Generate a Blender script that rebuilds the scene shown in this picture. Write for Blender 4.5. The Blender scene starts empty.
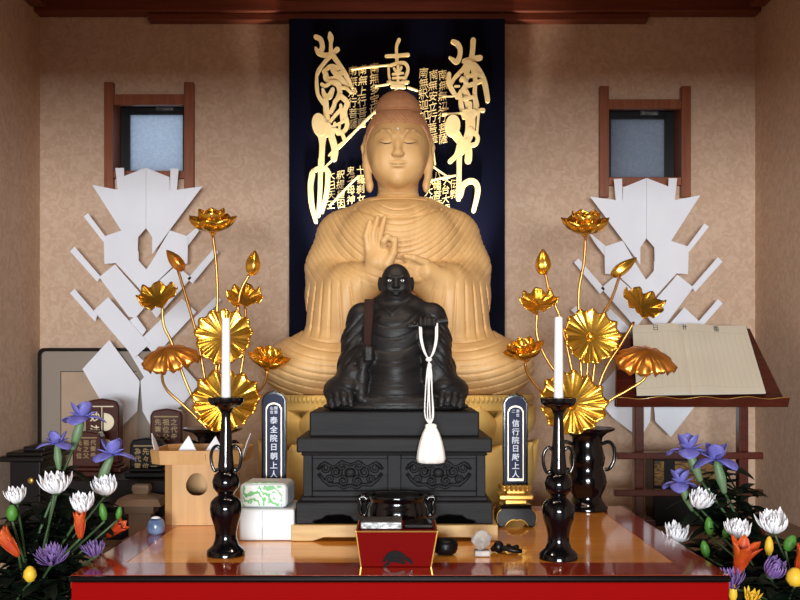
import bpy, bmesh, math, random
import numpy as np
from mathutils import Vector, Matrix
from mathutils.bvhtree import BVHTree
random.seed(7); np.random.seed(7)
PI = math.pi
scene = bpy.context.scene
COL = scene.collection
CAMZ = 1.2
def P(px, py, Y):                      # a measured picture point set at its own distance Y (metres)
    return Vector(((px-400)*Y/1000, Y, CAMZ+(365-py)*Y/1000))
def lin(c): return tuple(((v/255)/12.92 if v/255 <= .04045 else ((v/255+.055)/1.055)**2.4) for v in c)

# ---------------------------------------------------------------- materials
def mat(name, c1, rough=.5, metal=0, c2=None, scale=8, stretch=(1,1,1), bump=0, bscale=None, coat=0, detail=4, spec=.5, distort=0, lo=.35, hi=.65, sss=0):
    m = bpy.data.materials.new(name); m.use_nodes = True
    nt = m.node_tree; b = nt.nodes['Principled BSDF']
    b.inputs['Base Color'].default_value = (*lin(c1), 1)
    b.inputs['Roughness'].default_value = rough
    b.inputs['Metallic'].default_value = metal
    b.inputs['Specular IOR Level'].default_value = spec
    b.inputs['Coat Weight'].default_value = coat
    b.inputs['Coat Roughness'].default_value = .06
    if sss:
        b.inputs['Subsurface Weight'].default_value = sss
        b.inputs['Subsurface Radius'].default_value = (.01,.008,.006)
    if c2 is not None or bump:
        tc = nt.nodes.new('ShaderNodeTexCoord'); mp = nt.nodes.new('ShaderNodeMapping')
        mp.inputs['Scale'].default_value = stretch
        nt.links.new(tc.outputs['Object'], mp.inputs['Vector'])
    if c2 is not None:
        n = nt.nodes.new('ShaderNodeTexNoise'); n.inputs['Scale'].default_value = scale
        n.inputs['Detail'].default_value = detail; n.inputs['Distortion'].default_value = distort
        nt.links.new(mp.outputs[0], n.inputs['Vector'])
        r = nt.nodes.new('ShaderNodeValToRGB')
        r.color_ramp.elements[0].position = lo; r.color_ramp.elements[1].position = hi
        r.color_ramp.elements[0].color = (*lin(c1), 1); r.color_ramp.elements[1].color = (*lin(c2), 1)
        nt.links.new(n.outputs['Fac'], r.inputs[0]); nt.links.new(r.outputs[0], b.inputs['Base Color'])
    if bump:
        n2 = nt.nodes.new('ShaderNodeTexNoise'); n2.inputs['Scale'].default_value = bscale or scale*3
        n2.inputs['Detail'].default_value = 5
        nt.links.new(mp.outputs[0], n2.inputs['Vector'])
        bp = nt.nodes.new('ShaderNodeBump'); bp.inputs['Strength'].default_value = bump; bp.inputs['Distance'].default_value = .004
        nt.links.new(n2.outputs['Fac'], bp.inputs['Height']); nt.links.new(bp.outputs[0], b.inputs['Normal'])
    return m
M = {}
M['wallpaper'] = mat('wallpaper', (200,168,142), .85, c2=(212,183,158), scale=36, detail=2, distort=1.1, bump=.12, bscale=60, lo=.40, hi=.62)
M['ceiling'] = mat('ceiling_wood', (44,20,12), .6, c2=(90,44,26), scale=6, stretch=(1,12,1))
M['trim'] = mat('trim_wood', (108,48,26), .5, c2=(124,60,34), scale=6, stretch=(1,14,14))
M['roomwood'] = mat('room_wood', (88,66,50), .6, c2=(100,76,58), scale=5, stretch=(10,10,1))
M['winframe'] = mat('window_frame_wood', (128,70,42), .45, c2=(148,84,52), scale=8, stretch=(10,10,1))
M['sash'] = mat('black_sash', (14,15,18), .4)
M['platform'] = mat('platform_wood', (128,104,82), .5, c2=(150,122,96), scale=5, stretch=(1,12,1))
M['floor'] = mat('floor_mat', (84,70,54), .8, c2=(96,80,62), scale=60)
M['navy'] = mat('navy_board', (8,10,27), .65, spec=.04)
M['letter'] = mat('gilt_letter', (255,230,170), .5, metal=.0, c2=(250,220,150), scale=30, bump=.25, bscale=250, spec=.6)
M['buddhawood'] = mat('carved_cypress', (217,178,122), .5, c2=(205,164,108), scale=5, stretch=(3,3,.6), distort=1, bump=.05, bscale=80, sss=.0)
M['hairwood'] = mat('hair_wood', (214,160,116), .6, c2=(204,148,106), scale=60)
M['seatwood'] = mat('seat_wood', (232,198,118), .5, c2=(220,182,102), scale=5, stretch=(1,1,3), bump=.05, bscale=60)
M['eyeline'] = mat('eye_line', (70,44,30), .6)
M['crystal'] = mat('crystal', (250,246,235), .1)
M['blackwood'] = mat('blackened_wood', (21,20,21), .5, c2=(33,31,31), scale=9, stretch=(1,1,5), bump=.2, bscale=60, spec=.35)
M['pedwood'] = mat('pedestal_wood', (17,17,19), .6, c2=(28,27,29), scale=7, stretch=(1,6,8), bump=.15, bscale=30, spec=.25)
M['slatwood'] = mat('slat_wood', (44,27,22), .7, c2=(56,35,28), scale=8, stretch=(6,6,1), spec=.1)
M['lacquer'] = mat('black_lacquer', (6,6,9), .14, spec=.5, coat=.3)
M['satinblack'] = mat('satin_black', (9,8,10), .4, spec=.22)
M['recess_shade'] = mat('recess_shade_black', (5,5,5), .9, spec=0)  # flat black painting in the shade of the pedestal base cutouts
M['darklacq'] = mat('dark_brown_lacquer', (15,9,9), .4, c2=(21,12,11), scale=10, spec=.25)
M['gold'] = mat('gold_leaf', (252,200,84), .24, metal=.92, c2=(246,186,64), scale=25, bump=.14, bscale=70)
M['goldstem'] = mat('gold_stem', (214,158,84), .3, metal=1)
M['bronzegold'] = mat('coppery_gold', (222,142,62), .3, metal=.85, c2=(240,168,72), scale=30, bump=.15, bscale=60)
M['goldtrim'] = mat('gold_trim', (226,180,90), .35, metal=.8)
M['tablewood'] = mat('table_panel_wood', (236,150,54), .15, c2=(244,164,66), scale=4, stretch=(1.2,10,1), coat=.4)
M['tableborder'] = mat('table_border_lacquer', (150,46,18), .12, coat=.5)
M['redlacq'] = mat('red_lacquer', (140,8,7), .6, spec=.02)
M['redbox'] = mat('red_box_lacquer', (112,7,6), .6, spec=.04)
M['lightwood'] = mat('light_wood', (206,172,112), .5, c2=(186,148,88), scale=5, stretch=(2,14,14), lo=.3, hi=.7)
M['sanbowood'] = mat('offering_wood', (206,160,102), .5, c2=(194,146,90), scale=4, stretch=(14,14,1))
M['paper'] = mat('white_paper', (240,243,250), .85, c2=(235,238,246), scale=6)
M['whitewrap'] = mat('white_wrap', (218,224,226), .5)
M['candle'] = mat('candle_wax', (244,244,244), .4, sss=.0)
M['wick'] = mat('wick', (50,46,42), .8)
M['cloth'] = mat('white_cloth', (246,244,238), .8, c2=(236,233,226), scale=60, bump=.2, bscale=120)
M['cord'] = mat('white_cord', (240,240,238), .7)
M['mahog'] = mat('reddish_wood', (70,24,14), .22, c2=(84,31,18), scale=6, stretch=(1,8,8), coat=.3)
M['bookpaper'] = mat('book_paper', (238,229,206), .8, c2=(230,220,197), scale=4)
M['ink'] = mat('ink', (40,38,40), .7)
M['rule'] = mat('ruled_line', (184,172,150), .8)
M['tabletred'] = mat('brown_lacquer', (66,24,15), .25, c2=(68,24,17), scale=10, coat=.4)
M['silverwhite'] = mat('pale_gilt', (226,214,184), .4, metal=.5)
M['ihainavy'] = mat('navy_enamel', (26,32,62), .5, spec=.2)
M['ihaiwhite'] = mat('pale_letter', (214,222,236), .5)
M['mat'] = mat('frame_mat', (150,136,122), .7)
M['framepic'] = mat('frame_sheet', (176,150,126), .7, c2=(186,160,136), scale=8)
M['stone'] = mat('grey_stone', (150,146,140), .5, c2=(186,180,172), scale=40, bump=.4, bscale=60)
M['silver'] = mat('silver', (150,150,148), .4, metal=.8, c2=(90,90,90), scale=60, bump=.5, bscale=90)
M['bluecer'] = mat('blue_ceramic', (72,92,132), .2, c2=(120,140,170), scale=30)
M['petalwhite'] = mat('white_petal', (246,246,250), .6)
M['petalblue'] = mat('violet_blue_petal', (92,92,172), .55, c2=(124,122,200), scale=40)
M['petalpurple'] = mat('purple_petal', (112,82,148), .55, c2=(148,120,178), scale=60)
M['petalorange'] = mat('orange_petal', (206,90,26), .5, c2=(186,58,20), scale=30)
M['petalyellow'] = mat('yellow_petal', (232,188,50), .5)
M['stemgreen'] = mat('stem_green', (60,86,50), .5)
M['podgreen'] = mat('fresh_green', (74,136,48), .5)
M['bract'] = mat('bract_green', (94,130,84), .5, c2=(112,132,104), scale=40)
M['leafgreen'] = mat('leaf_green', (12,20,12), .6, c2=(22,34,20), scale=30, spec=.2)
M['dullgilt'] = mat('dull_gilt', (150,126,84), .45, metal=.3)
M['pane_dimmer'] = mat('pane_dimmer_grey', (88,96,110), .9)  # grey of the slab added to darken the right-hand pane
M['bronzepanel'] = mat('gilt_panel', (60,44,26), .35, metal=.5, c2=(150,112,60), scale=28, stretch=(1,1,2.5), distort=2)
def wrap_mat():
    m = mat('green_printed_wrap', (236,240,236), .4); nt = m.node_tree; b = nt.nodes['Principled BSDF']
    tc = nt.nodes.new('ShaderNodeTexCoord'); n = nt.nodes.new('ShaderNodeTexWave')
    n.bands_direction = 'DIAGONAL'; n.inputs['Scale'].default_value = 22; n.inputs['Distortion'].default_value = 14; n.inputs['Detail'].default_value = 3; n.inputs['Detail Scale'].default_value = 1.6
    nt.links.new(tc.outputs['Object'], n.inputs['Vector'])
    r = nt.nodes.new('ShaderNodeValToRGB'); r.color_ramp.interpolation = 'LINEAR'
    r.color_ramp.elements[0].position = .52; r.color_ramp.elements[1].position = .62
    r.color_ramp.elements[0].color = (*lin((232,238,232)),1); r.color_ramp.elements[1].color = (*lin((112,190,116)),1)
    nt.links.new(n.outputs['Fac'], r.inputs[0]); nt.links.new(r.outputs[0], b.inputs['Base Color'])
    return m
M['greenwrap'] = wrap_mat()
def glass_mat():
    m = bpy.data.materials.new('frosted_glass'); m.use_nodes = True; nt = m.node_tree
    out = nt.nodes['Material Output']; b = nt.nodes['Principled BSDF']
    b.inputs['Base Color'].default_value = (.6,.66,.74,1); b.inputs['Roughness'].default_value = .3
    tr = nt.nodes.new('ShaderNodeBsdfTranslucent'); mx = nt.nodes.new('ShaderNodeMixShader'); mx.inputs[0].default_value = .12
    tc = nt.nodes.new('ShaderNodeTexCoord'); v = nt.nodes.new('ShaderNodeTexVoronoi'); v.inputs['Scale'].default_value = 90
    r = nt.nodes.new('ShaderNodeValToRGB'); r.color_ramp.elements[0].color = (.72,.8,.9,1); r.color_ramp.elements[1].color = (.92,.96,1,1)
    nt.links.new(tc.outputs['Object'], v.inputs['Vector']); nt.links.new(v.outputs['Distance'], r.inputs[0]); nt.links.new(r.outputs[0], tr.inputs['Color'])
    nt.links.new(tr.outputs[0], mx.inputs[1]); nt.links.new(b.outputs[0], mx.inputs[2]); nt.links.new(mx.outputs[0], out.inputs['Surface'])
    return m
M['glass'] = glass_mat()

# ---------------------------------------------------------------- mesh building
class MB:
    def __init__(s): s.v = []; s.f = []
    def add(s, vs, fs):
        b = len(s.v); s.v += [tuple(v) for v in vs]; s.f += [tuple(b+i for i in f) for f in fs]; return s
    def box(s, x0, x1, y0, y1, z0, z1, R=None, c=None):
        vs = [Vector((x,y,z)) for x in (x0,x1) for y in (y0,y1) for z in (z0,z1)]
        if R is not None: vs = [R @ (v-c) + c for v in vs]
        return s.add(vs, [(0,1,3,2),(4,6,7,5),(0,4,5,1),(2,3,7,6),(0,2,6,4),(1,5,7,3)])
    def prism(s, poly, fn):            # poly: 2-D outline; fn(p, side) -> 3-D
        n = len(poly)
        vs = [fn(p, 0) for p in poly] + [fn(p, 1) for p in poly]
        return s.add(vs, [tuple(range(n-1,-1,-1)), tuple(range(n,2*n))] + [(i,(i+1)%n,n+(i+1)%n,n+i) for i in range(n)])
    def prism_xz(s, poly, y0, y1): return s.prism(poly, lambda p, k: (p[0], (y0,y1)[k], p[1]))
    def prism_xy(s, poly, z0, z1): return s.prism(poly, lambda p, k: (p[0], p[1], (z0,z1)[k]))
    def tube(s, path, r, seg=8, cap=True, flat=1.0):
        path = [Vector(p) for p in path]; n = len(path)
        rr = r if isinstance(r, (list,tuple)) else [r]*n
        t = [(path[min(i+1,n-1)]-path[max(i-1,0)]).normalized() for i in range(n)]
        ref = Vector((0,0,1)) if abs(t[0].z) < .9 else Vector((0,1,0))
        u = t[0].cross(ref).normalized(); vs = []
        for i in range(n):
            u = (u - t[i]*u.dot(t[i])).normalized(); w = t[i].cross(u)
            for k in range(seg):
                a = 2*PI*k/seg; vs.append(path[i] + u*(rr[i]*math.cos(a)) + w*(rr[i]*flat*math.sin(a)))
        fs = [(i*seg+k, i*seg+(k+1)%seg, (i+1)*seg+(k+1)%seg, (i+1)*seg+k) for i in range(n-1) for k in range(seg)]
        if cap: fs += [tuple(range(seg-1,-1,-1)), tuple(range((n-1)*seg, n*seg))]
        return s.add(vs, fs)
    def lathe(s, prof, o=(0,0,0), axis=(0,0,1), seg=32, rip=0, nrip=8, twist=0, ex=1, ey=1):
        o = Vector(o); a = Vector(axis).normalized()
        ref = Vector((1,0,0)) if abs(a.x) < .9 else Vector((0,1,0))
        u = (ref - a*ref.dot(a)).normalized(); w = a.cross(u); vs = []
        for i,(r,h) in enumerate(prof):
            for k in range(seg):
                th = 2*PI*k/seg; q = r*(1+rip*math.sin(nrip*th+twist*i))
                vs.append(o + a*h + u*(q*ex*math.cos(th)) + w*(q*ey*math.sin(th)))
        n = len(prof)
        fs = [(i*seg+k, i*seg+(k+1)%seg, (i+1)*seg+(k+1)%seg, (i+1)*seg+k) for i in range(n-1) for k in range(seg)]
        if prof[0][0] > 1e-6: fs.append(tuple(range(seg-1,-1,-1)))
        if prof[-1][0] > 1e-6: fs.append(tuple(range((n-1)*seg, n*seg)))
        return s.add(vs, fs)
    def sheet(s, fn, nu, nv, closed_u=False):
        vs = [fn(i/(nu if closed_u else nu-1), j/(nv-1)) for i in range(nu) for j in range(nv)]
        fs = []
        for i in range(nu if closed_u else nu-1):
            for j in range(nv-1):
                i2 = (i+1)%nu; fs.append((i*nv+j, i2*nv+j, i2*nv+j+1, i*nv+j+1))
        return s.add(vs, fs)
    def ball(s, c, r, seg=10, rings=7):
        c = Vector(c); rx,ry,rz = r if isinstance(r,(tuple,list)) else (r,r,r); vs = []; fs = []
        for i in range(rings+1):
            p = PI*i/rings
            for k in range(seg):
                a = 2*PI*k/seg; vs.append(c+Vector((rx*math.sin(p)*math.cos(a), ry*math.sin(p)*math.sin(a), rz*math.cos(p))))
        for i in range(rings):
            for k in range(seg): fs.append((i*seg+k, (i+1)*seg+k, (i+1)*seg+(k+1)%seg, i*seg+(k+1)%seg))
        return s.add(vs, fs)
    def build(s, name, m, parent=None, smooth=False, bevel=0, solid=0, origin=None, auto=None, sub=0):
        me = bpy.data.meshes.new(name)
        if parent is not None: org = world_loc(parent)
        else: org = Vector(origin) if origin is not None else Vector((0,0,0))
        me.from_pydata([tuple(Vector(v)-org) for v in s.v], [], s.f)
        bm = bmesh.new(); bm.from_mesh(me); bmesh.ops.remove_doubles(bm, verts=bm.verts, dist=1e-6)
        bmesh.ops.recalc_face_normals(bm, faces=bm.faces); bm.to_mesh(me); bm.free()
        me.materials.append(m)
        o = bpy.data.objects.new(name, me); COL.objects.link(o)
        if parent is not None: o.parent = parent
        else: o.location = org
        if smooth: me.polygons.foreach_set('use_smooth', [True]*len(me.polygons))
        if solid:
            md = o.modifiers.new('thickness','SOLIDIFY'); md.thickness = solid; md.offset = 0
        if sub:
            md = o.modifiers.new('sub','SUBSURF'); md.levels = sub; md.render_levels = sub
        if bevel:
            md = o.modifiers.new('bevel','BEVEL'); md.width = bevel; md.segments = 2; md.limit_method = 'ANGLE'; md.angle_limit = math.radians(40)
        if auto and smooth:
            me.set_sharp_from_angle(angle=math.radians(auto))
        return o
def world_loc(o):
    v = Vector((0,0,0))
    while o is not None: v += o.location; o = o.parent
    return v
def thing(name, label, cat, loc, group=None):
    o = bpy.data.objects.new(name, None); COL.objects.link(o); o.location = loc; o.empty_display_size = .05
    return tag(o, label, cat, group)
def tag(o, label, cat, group=None):
    o['label'] = label; o['category'] = cat
    if group: o['group'] = group
    return o
def struct(o): o['kind'] = 'structure'; return o
def lab(o, t): o['label'] = t; return o
def copy_tree(o, parent=None):
    c = o.copy(); COL.objects.link(c); c.parent = parent
    for ch in [x for x in bpy.data.objects if x.parent == o]: copy_tree(ch, c)
    return c
def spline(pts, n=8):
    pts = [Vector(p) for p in pts]
    if len(pts) < 3: return [pts[0].lerp(pts[1], i/n) for i in range(n+1)]
    q = [pts[0]*2-pts[1]] + pts + [pts[-1]*2-pts[-2]]; out = []
    for i in range(1, len(q)-2):
        a,b,c,d = q[i-1:i+3]
        for k in range(n):
            t = k/n; out.append(.5*((2*b)+(c-a)*t+(2*a-5*b+4*c-d)*t*t+(3*b-a-3*c+d)*t**3))
    out.append(pts[-1]); return out
def text_into(mb, body, size, place, thick=.002, offset=0.0, sx=1.0):
    """one line of characters; place(x, y, front) -> world point"""
    c = bpy.data.curves.new('lettering','FONT'); c.body = body; c.size = 1; c.align_x = 'CENTER'; c.align_y = 'CENTER'
    c.offset = offset; c.resolution_u = 3
    o = bpy.data.objects.new('lettering', c); COL.objects.link(o)
    bpy.context.view_layer.update(); dg = bpy.context.evaluated_depsgraph_get()
    me = bpy.data.meshes.new_from_object(o.evaluated_get(dg))
    xs = [v.co.x for v in me.vertices]; ys = [v.co.y for v in me.vertices]
    if xs:
        cx = (min(xs)+max(xs))/2; cy = (min(ys)+max(ys))/2
        bm = bmesh.new(); bm.from_mesh(me)
        bmesh.ops.remove_doubles(bm, verts=bm.verts, dist=1e-4)
        be = [e for e in bm.edges if len(e.link_faces) == 1]
        bm.verts.ensure_lookup_table(); n = len(bm.verts)
        idx = {v: i for i, v in enumerate(bm.verts)}
        vs = [place((v.co.x-cx)*size*sx, (v.co.y-cy)*size, thick) for v in bm.verts] + [place((v.co.x-cx)*size*sx, (v.co.y-cy)*size, 0) for v in bm.verts]
        fs = [tuple(idx[v] for v in f.verts) for f in bm.faces]
        fs += [(idx[e.verts[0]], idx[e.verts[1]], idx[e.verts[1]]+n, idx[e.verts[0]]+n) for e in be]
        mb.add(vs, fs); bm.free()
    bpy.data.objects.remove(o); bpy.data.curves.remove(c); bpy.data.meshes.remove(me)
STK = [0]
def stroke(mb, pts, w, fn_, n=6):
    """brush stroke in picture-plane units: pts 2-D, width w (one number or one per point); fn(x,y,k) -> 3-D"""
    STK[0] += 1; dy = -.00012*(STK[0]%29)
    def fn(x,y,k): q = fn_(x,y,k); return (q[0], q[1]+dy*k, q[2])
    ww = w if isinstance(w,(list,tuple)) else [w]*len(pts)
    p3 = spline([(p[0],p[1],q) for p,q in zip(pts,ww)], n); m = len(p3); L=[]; R=[]
    for i,p in enumerate(p3):
        d = (p3[min(i+1,m-1)]-p3[max(i-1,0)]); d.z = 0; d.normalize(); nx,ny = -d.y, d.x
        L.append((p.x+nx*p.z/2, p.y+ny*p.z/2)); R.append((p.x-nx*p.z/2, p.y-ny*p.z/2))
    def capp(p, q, d):
        a0 = math.atan2(d[1],d[0]); r = p.z/2
        return [(p.x+r*math.cos(a0+t), p.y+r*math.sin(a0+t)) for t in (-PI/4*1, 0, PI/4)]
    d1 = p3[-1]-p3[-2]; d0 = p3[0]-p3[1]
    rows = [(L[i],R[i]) for i in range(m)]
    vs = [fn(*a,1) for r in rows for a in r] + [fn(*a,0) for r in rows for a in r]; N = 2*m
    fs = [(2*i,2*i+1,2*i+3,2*i+2) for i in range(m-1)]
    fs += [(2*i,2*i+2,N+2*i+2,N+2*i) for i in range(m-1)] + [(2*i+1,N+2*i+1,N+2*i+3,2*i+3) for i in range(m-1)]
    b = len(vs)
    c1 = capp(p3[-1],None,d1); c0 = capp(p3[0],None,d0)
    for cap,(li,ri) in ((c1,(2*m-1,2*m-2)),(c0,(0,1))):
        k = len(vs); vs += [fn(*q,1) for q in cap] + [fn(*q,0) for q in cap]
        ring = [li,k,k+1,k+2,ri]; ring0 = [N+li,k+3,k+4,k+5,N+ri]
        fs.append(tuple(ring)); fs += [(ring[i],ring[i+1],ring0[i+1],ring0[i]) for i in range(4)]
    mb.add(vs, fs)

# ---------------------------------------------------------------- sculpting: signed distance field on a (non-uniform) grid
class Field:
    def __init__(s, xs, ys, zs):
        s.xs, s.ys, s.zs = [np.asarray(a, np.float32) for a in (xs,ys,zs)]
        s.F = np.full((len(xs),len(ys),len(zs)), 1.0, np.float32)
    def _sl(s, lo, hi):
        r = []
        for a,l,h in zip((s.xs,s.ys,s.zs), lo, hi):
            i0 = max(int(np.searchsorted(a,l))-1, 0); i1 = min(int(np.searchsorted(a,h))+1, len(a)); r.append(slice(i0,max(i1,i0+1)))
        sl = tuple(r)
        return sl, s.xs[sl[0]][:,None,None], s.ys[sl[1]][None,:,None], s.zs[sl[2]][None,None,:]
    def _mix(s, sl, d, k, op):
        f = s.F[sl]
        if op == 'add':
            if k > 0:
                h = np.clip(.5+.5*(d-f)/k, 0, 1); f = d*(1-h)+f*h - k*h*(1-h)
            else: f = np.minimum(f, d)
        else:
            d = -d
            if k > 0:
                h = np.clip(.5-.5*(d-f)/k, 0, 1); f = d*(1-h)+f*h + k*h*(1-h)
            else: f = np.maximum(f, d)
        s.F[sl] = f
    def ell(s, c, r, k=.02, op='add', rot=None):
        R = max(r)+k+.02
        sl,X,Y,Z = s._sl([c[i]-R for i in range(3)], [c[i]+R for i in range(3)])
        x,y,z = X-c[0], Y-c[1], Z-c[2]
        if rot is not None:
            m = rot.transposed(); x,y,z = [m[i][0]*x+m[i][1]*y+m[i][2]*z for i in range(3)]
        k0 = np.sqrt((x/r[0])**2+(y/r[1])**2+(z/r[2])**2); k1 = np.sqrt((x/r[0]**2)**2+(y/r[1]**2)**2+(z/r[2]**2)**2)+1e-9
        s._mix(sl, (k0*(k0-1)/k1).astype(np.float32), k, op)
    def cap(s, a, b, ra, rb=None, k=.02, op='add'):
        rb = ra if rb is None else rb; R = max(ra,rb)+k+.02
        sl,X,Y,Z = s._sl([min(a[i],b[i])-R for i in range(3)], [max(a[i],b[i])+R for i in range(3)])
        d = [b[i]-a[i] for i in range(3)]; L = sum(q*q for q in d)+1e-12
        x,y,z = X-a[0],Y-a[1],Z-a[2]
        t = np.clip((x*d[0]+y*d[1]+z*d[2])/L, 0, 1)
        s._mix(sl, (np.sqrt((x-t*d[0])**2+(y-t*d[1])**2+(z-t*d[2])**2)-(ra+(rb-ra)*t)).astype(np.float32), k, op)
    def chain(s, pts, rs, k=.02, op='add'):
        rs = rs if isinstance(rs,(list,tuple)) else [rs]*len(pts)
        for i in range(len(pts)-1): s.cap(pts[i], pts[i+1], rs[i], rs[i+1], k, op)
    def disp(s, fn, lo, hi):
        sl,X,Y,Z = s._sl(lo,hi); s.F[sl] += fn(X,Y,Z).astype(np.float32)
    def floor(s, z): s.F = np.maximum(s.F, (z-s.zs)[None,None,:])
    def mesh(s):
        F = s.F; I = F < 0
        n = [d-1 for d in F.shape]
        cnt = np.zeros(n, np.int8)
        offs = [(i,j,k) for i in (0,1) for j in (0,1) for k in (0,1)]
        for i,j,k in offs: cnt += I[i:i+n[0], j:j+n[1], k:k+n[2]]
        act = np.argwhere((cnt > 0)&(cnt < 8)); ids = np.full(n, -1, np.int32); ids[tuple(act.T)] = np.arange(len(act))
        c = {o: F[act[:,0]+o[0], act[:,1]+o[1], act[:,2]+o[2]] for o in offs}
        acc = np.zeros((len(act),3)); m = np.zeros(len(act))
        for a in offs:
            for ax in range(3):
                if a[ax]: continue
                b = list(a); b[ax] = 1; b = tuple(b); fa,fb = c[a],c[b]; ch = (fa<0)!=(fb<0)
                t = np.where(ch, fa/np.where(ch, fa-fb, 1), 0)
                p = np.tile(np.array(a,float),(len(act),1)); p[:,ax] = t
                acc += p*ch[:,None]; m += ch
        pos = act + acc/m[:,None]
        V = np.stack([np.interp(pos[:,i], np.arange(len(a)), a) for i,a in enumerate((s.xs,s.ys,s.zs))], 1)
        quads = []
        for ax in range(3):
            o1,o2 = [(1,2),(2,0),(0,1)][ax]
            sa = [slice(None)]*3; sb = [slice(None)]*3; sa[ax] = slice(0,-1); sb[ax] = slice(1,None)
            A,B = I[tuple(sa)],I[tuple(sb)]
            e = np.argwhere(A != B); e = e[(e[:,o1]>0)&(e[:,o2]>0)&(e[:,o1]<n[o1])&(e[:,o2]<n[o2])]
            ins = A[tuple(e.T)]
            def g(d1,d2):
                q = e.copy(); q[:,o1] -= d1; q[:,o2] -= d2; return ids[tuple(q.T)]
            q = np.stack([g(1,1),g(0,1),g(0,0),g(1,0)],1); q[~ins] = q[~ins][:,::-1]; quads.append(q)
        return V, np.concatenate(quads)
def graded(pieces):
    """pieces: [(start, end, step)...] contiguous"""
    out = []
    for a,b,h in pieces: out += list(np.arange(a, b-1e-9, h))
    out.append(pieces[-1][1]); return np.array(out)
def field_obj(F, name, m, parent, relax=1):
    V,Q = F.mesh()
    me = bpy.data.meshes.new(name)
    me.vertices.add(len(V)); me.vertices.foreach_set('co', V.astype(np.float32).ravel())
    me.loops.add(Q.size); me.loops.foreach_set('vertex_index', Q.astype(np.int32).ravel())
    me.polygons.add(len(Q)); me.polygons.foreach_set('loop_start', np.arange(0,Q.size,4,dtype=np.int32))
    me.update(calc_edges=True); me.validate()
    if relax:
        e = np.empty(len(me.edges)*2, np.int32); me.edges.foreach_get('vertices', e); e = e.reshape(-1,2)
        co = np.empty(len(me.vertices)*3, np.float32); me.vertices.foreach_get('co', co); co = co.reshape(-1,3).astype(np.float64)
        deg = np.bincount(e.ravel(), minlength=len(co))[:,None]
        for lam in [.5]*relax:
            acc = np.zeros_like(co); np.add.at(acc, e[:,0], co[e[:,1]]); np.add.at(acc, e[:,1], co[e[:,0]])
            co = co*(1-lam) + lam*acc/np.maximum(deg,1)
        me.vertices.foreach_set('co', co.astype(np.float32).ravel())
    me.update(); me.materials.append(m)
    me.polygons.foreach_set('use_smooth', [True]*len(me.polygons))
    o = bpy.data.objects.new(name, me); COL.objects.link(o); o.parent = parent
    bvh = BVHTree.FromPolygons([tuple(v.co) for v in me.vertices], [tuple(p.vertices) for p in me.polygons])
    def front(x, z, default=0):
        h = bvh.ray_cast(Vector((x,-2,z)), Vector((0,1,0)))
        return h[0].y if h[0] is not None else default
    return o, front

# ================================================================ the setting
WY = 3.9; XL = -1.404; XR = 1.385; ZC = 2.625; ZP = .64; TZ = .784
def wx(px, Y=WY): return (px-400)*Y/1000
def wz(py, Y=WY): return CAMZ+(365-py)*Y/1000
wins = [(wx(113),wx(189.5),wz(172.5),wz(96.5)), (wx(604),wx(681.5),wz(179),wz(101))]
mb = MB()   # back wall with two openings
(a0,a1,az0,az1),(b0,b1,bz0,bz1) = wins
YB = WY+.2
for x0,x1,z0,z1 in ((XL-.2,a0,0,ZC+.1),(a1,b0,0,ZC+.1),(b1,XR+.2,0,ZC+.1),(a0,a1,0,az0),(a0,a1,az1,ZC+.1),(b0,b1,0,bz0),(b0,b1,bz1,ZC+.1)):
    mb.box(x0,x1,WY,YB,z0,z1)
struct(mb.build('wall_back', M['wallpaper']))
struct(MB().box(XL-.2,XL,.7,WY,0,ZC+.1).build('wall_left', M['wallpaper']))
struct(MB().box(XR,XR+.2,.7,WY,0,ZC+.1).build('wall_right', M['wallpaper']))
struct(MB().box(XL-.2,XR+.2,.7,YB,ZC,ZC+.1).build('ceiling', M['ceiling']))
struct(MB().box(-2.6,2.6,-2.9,YB,-.1,0).build('floor', M['floor']))
# the room the altar alcove opens into
struct(MB().box(-2.6,XL-.2,.7,.82,0,ZC).build('wall_front_left', M['roomwood'])); struct(MB().box(XR+.2,2.6,.7,.82,0,ZC).build('wall_front_right', M['roomwood']))
struct(MB().box(-2.7,-2.6,-2.9,.82,0,ZC).build('wall_room_left', M['roomwood'])); struct(MB().box(2.6,2.7,-2.9,.82,0,ZC).build('wall_room_right', M['roomwood']))
struct(MB().box(-2.7,2.7,-3.0,-2.9,0,ZC).build('wall_room_rear', M['roomwood'])); struct(MB().box(-2.7,2.7,-3.0,.7,ZC,ZC+.1).build('ceiling_room', M['ceiling']))
struct(MB().box(XL,XR,2.99,WY,.002,ZP).build('floor_platform', M['platform'], bevel=.004))
struct(MB().box(XL-.2,XR+.2,.7,.82,1.66,ZC).build('unseen_lintel', M['wallpaper']))  # out of view, set low to keep doorway light off the upper wall
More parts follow.
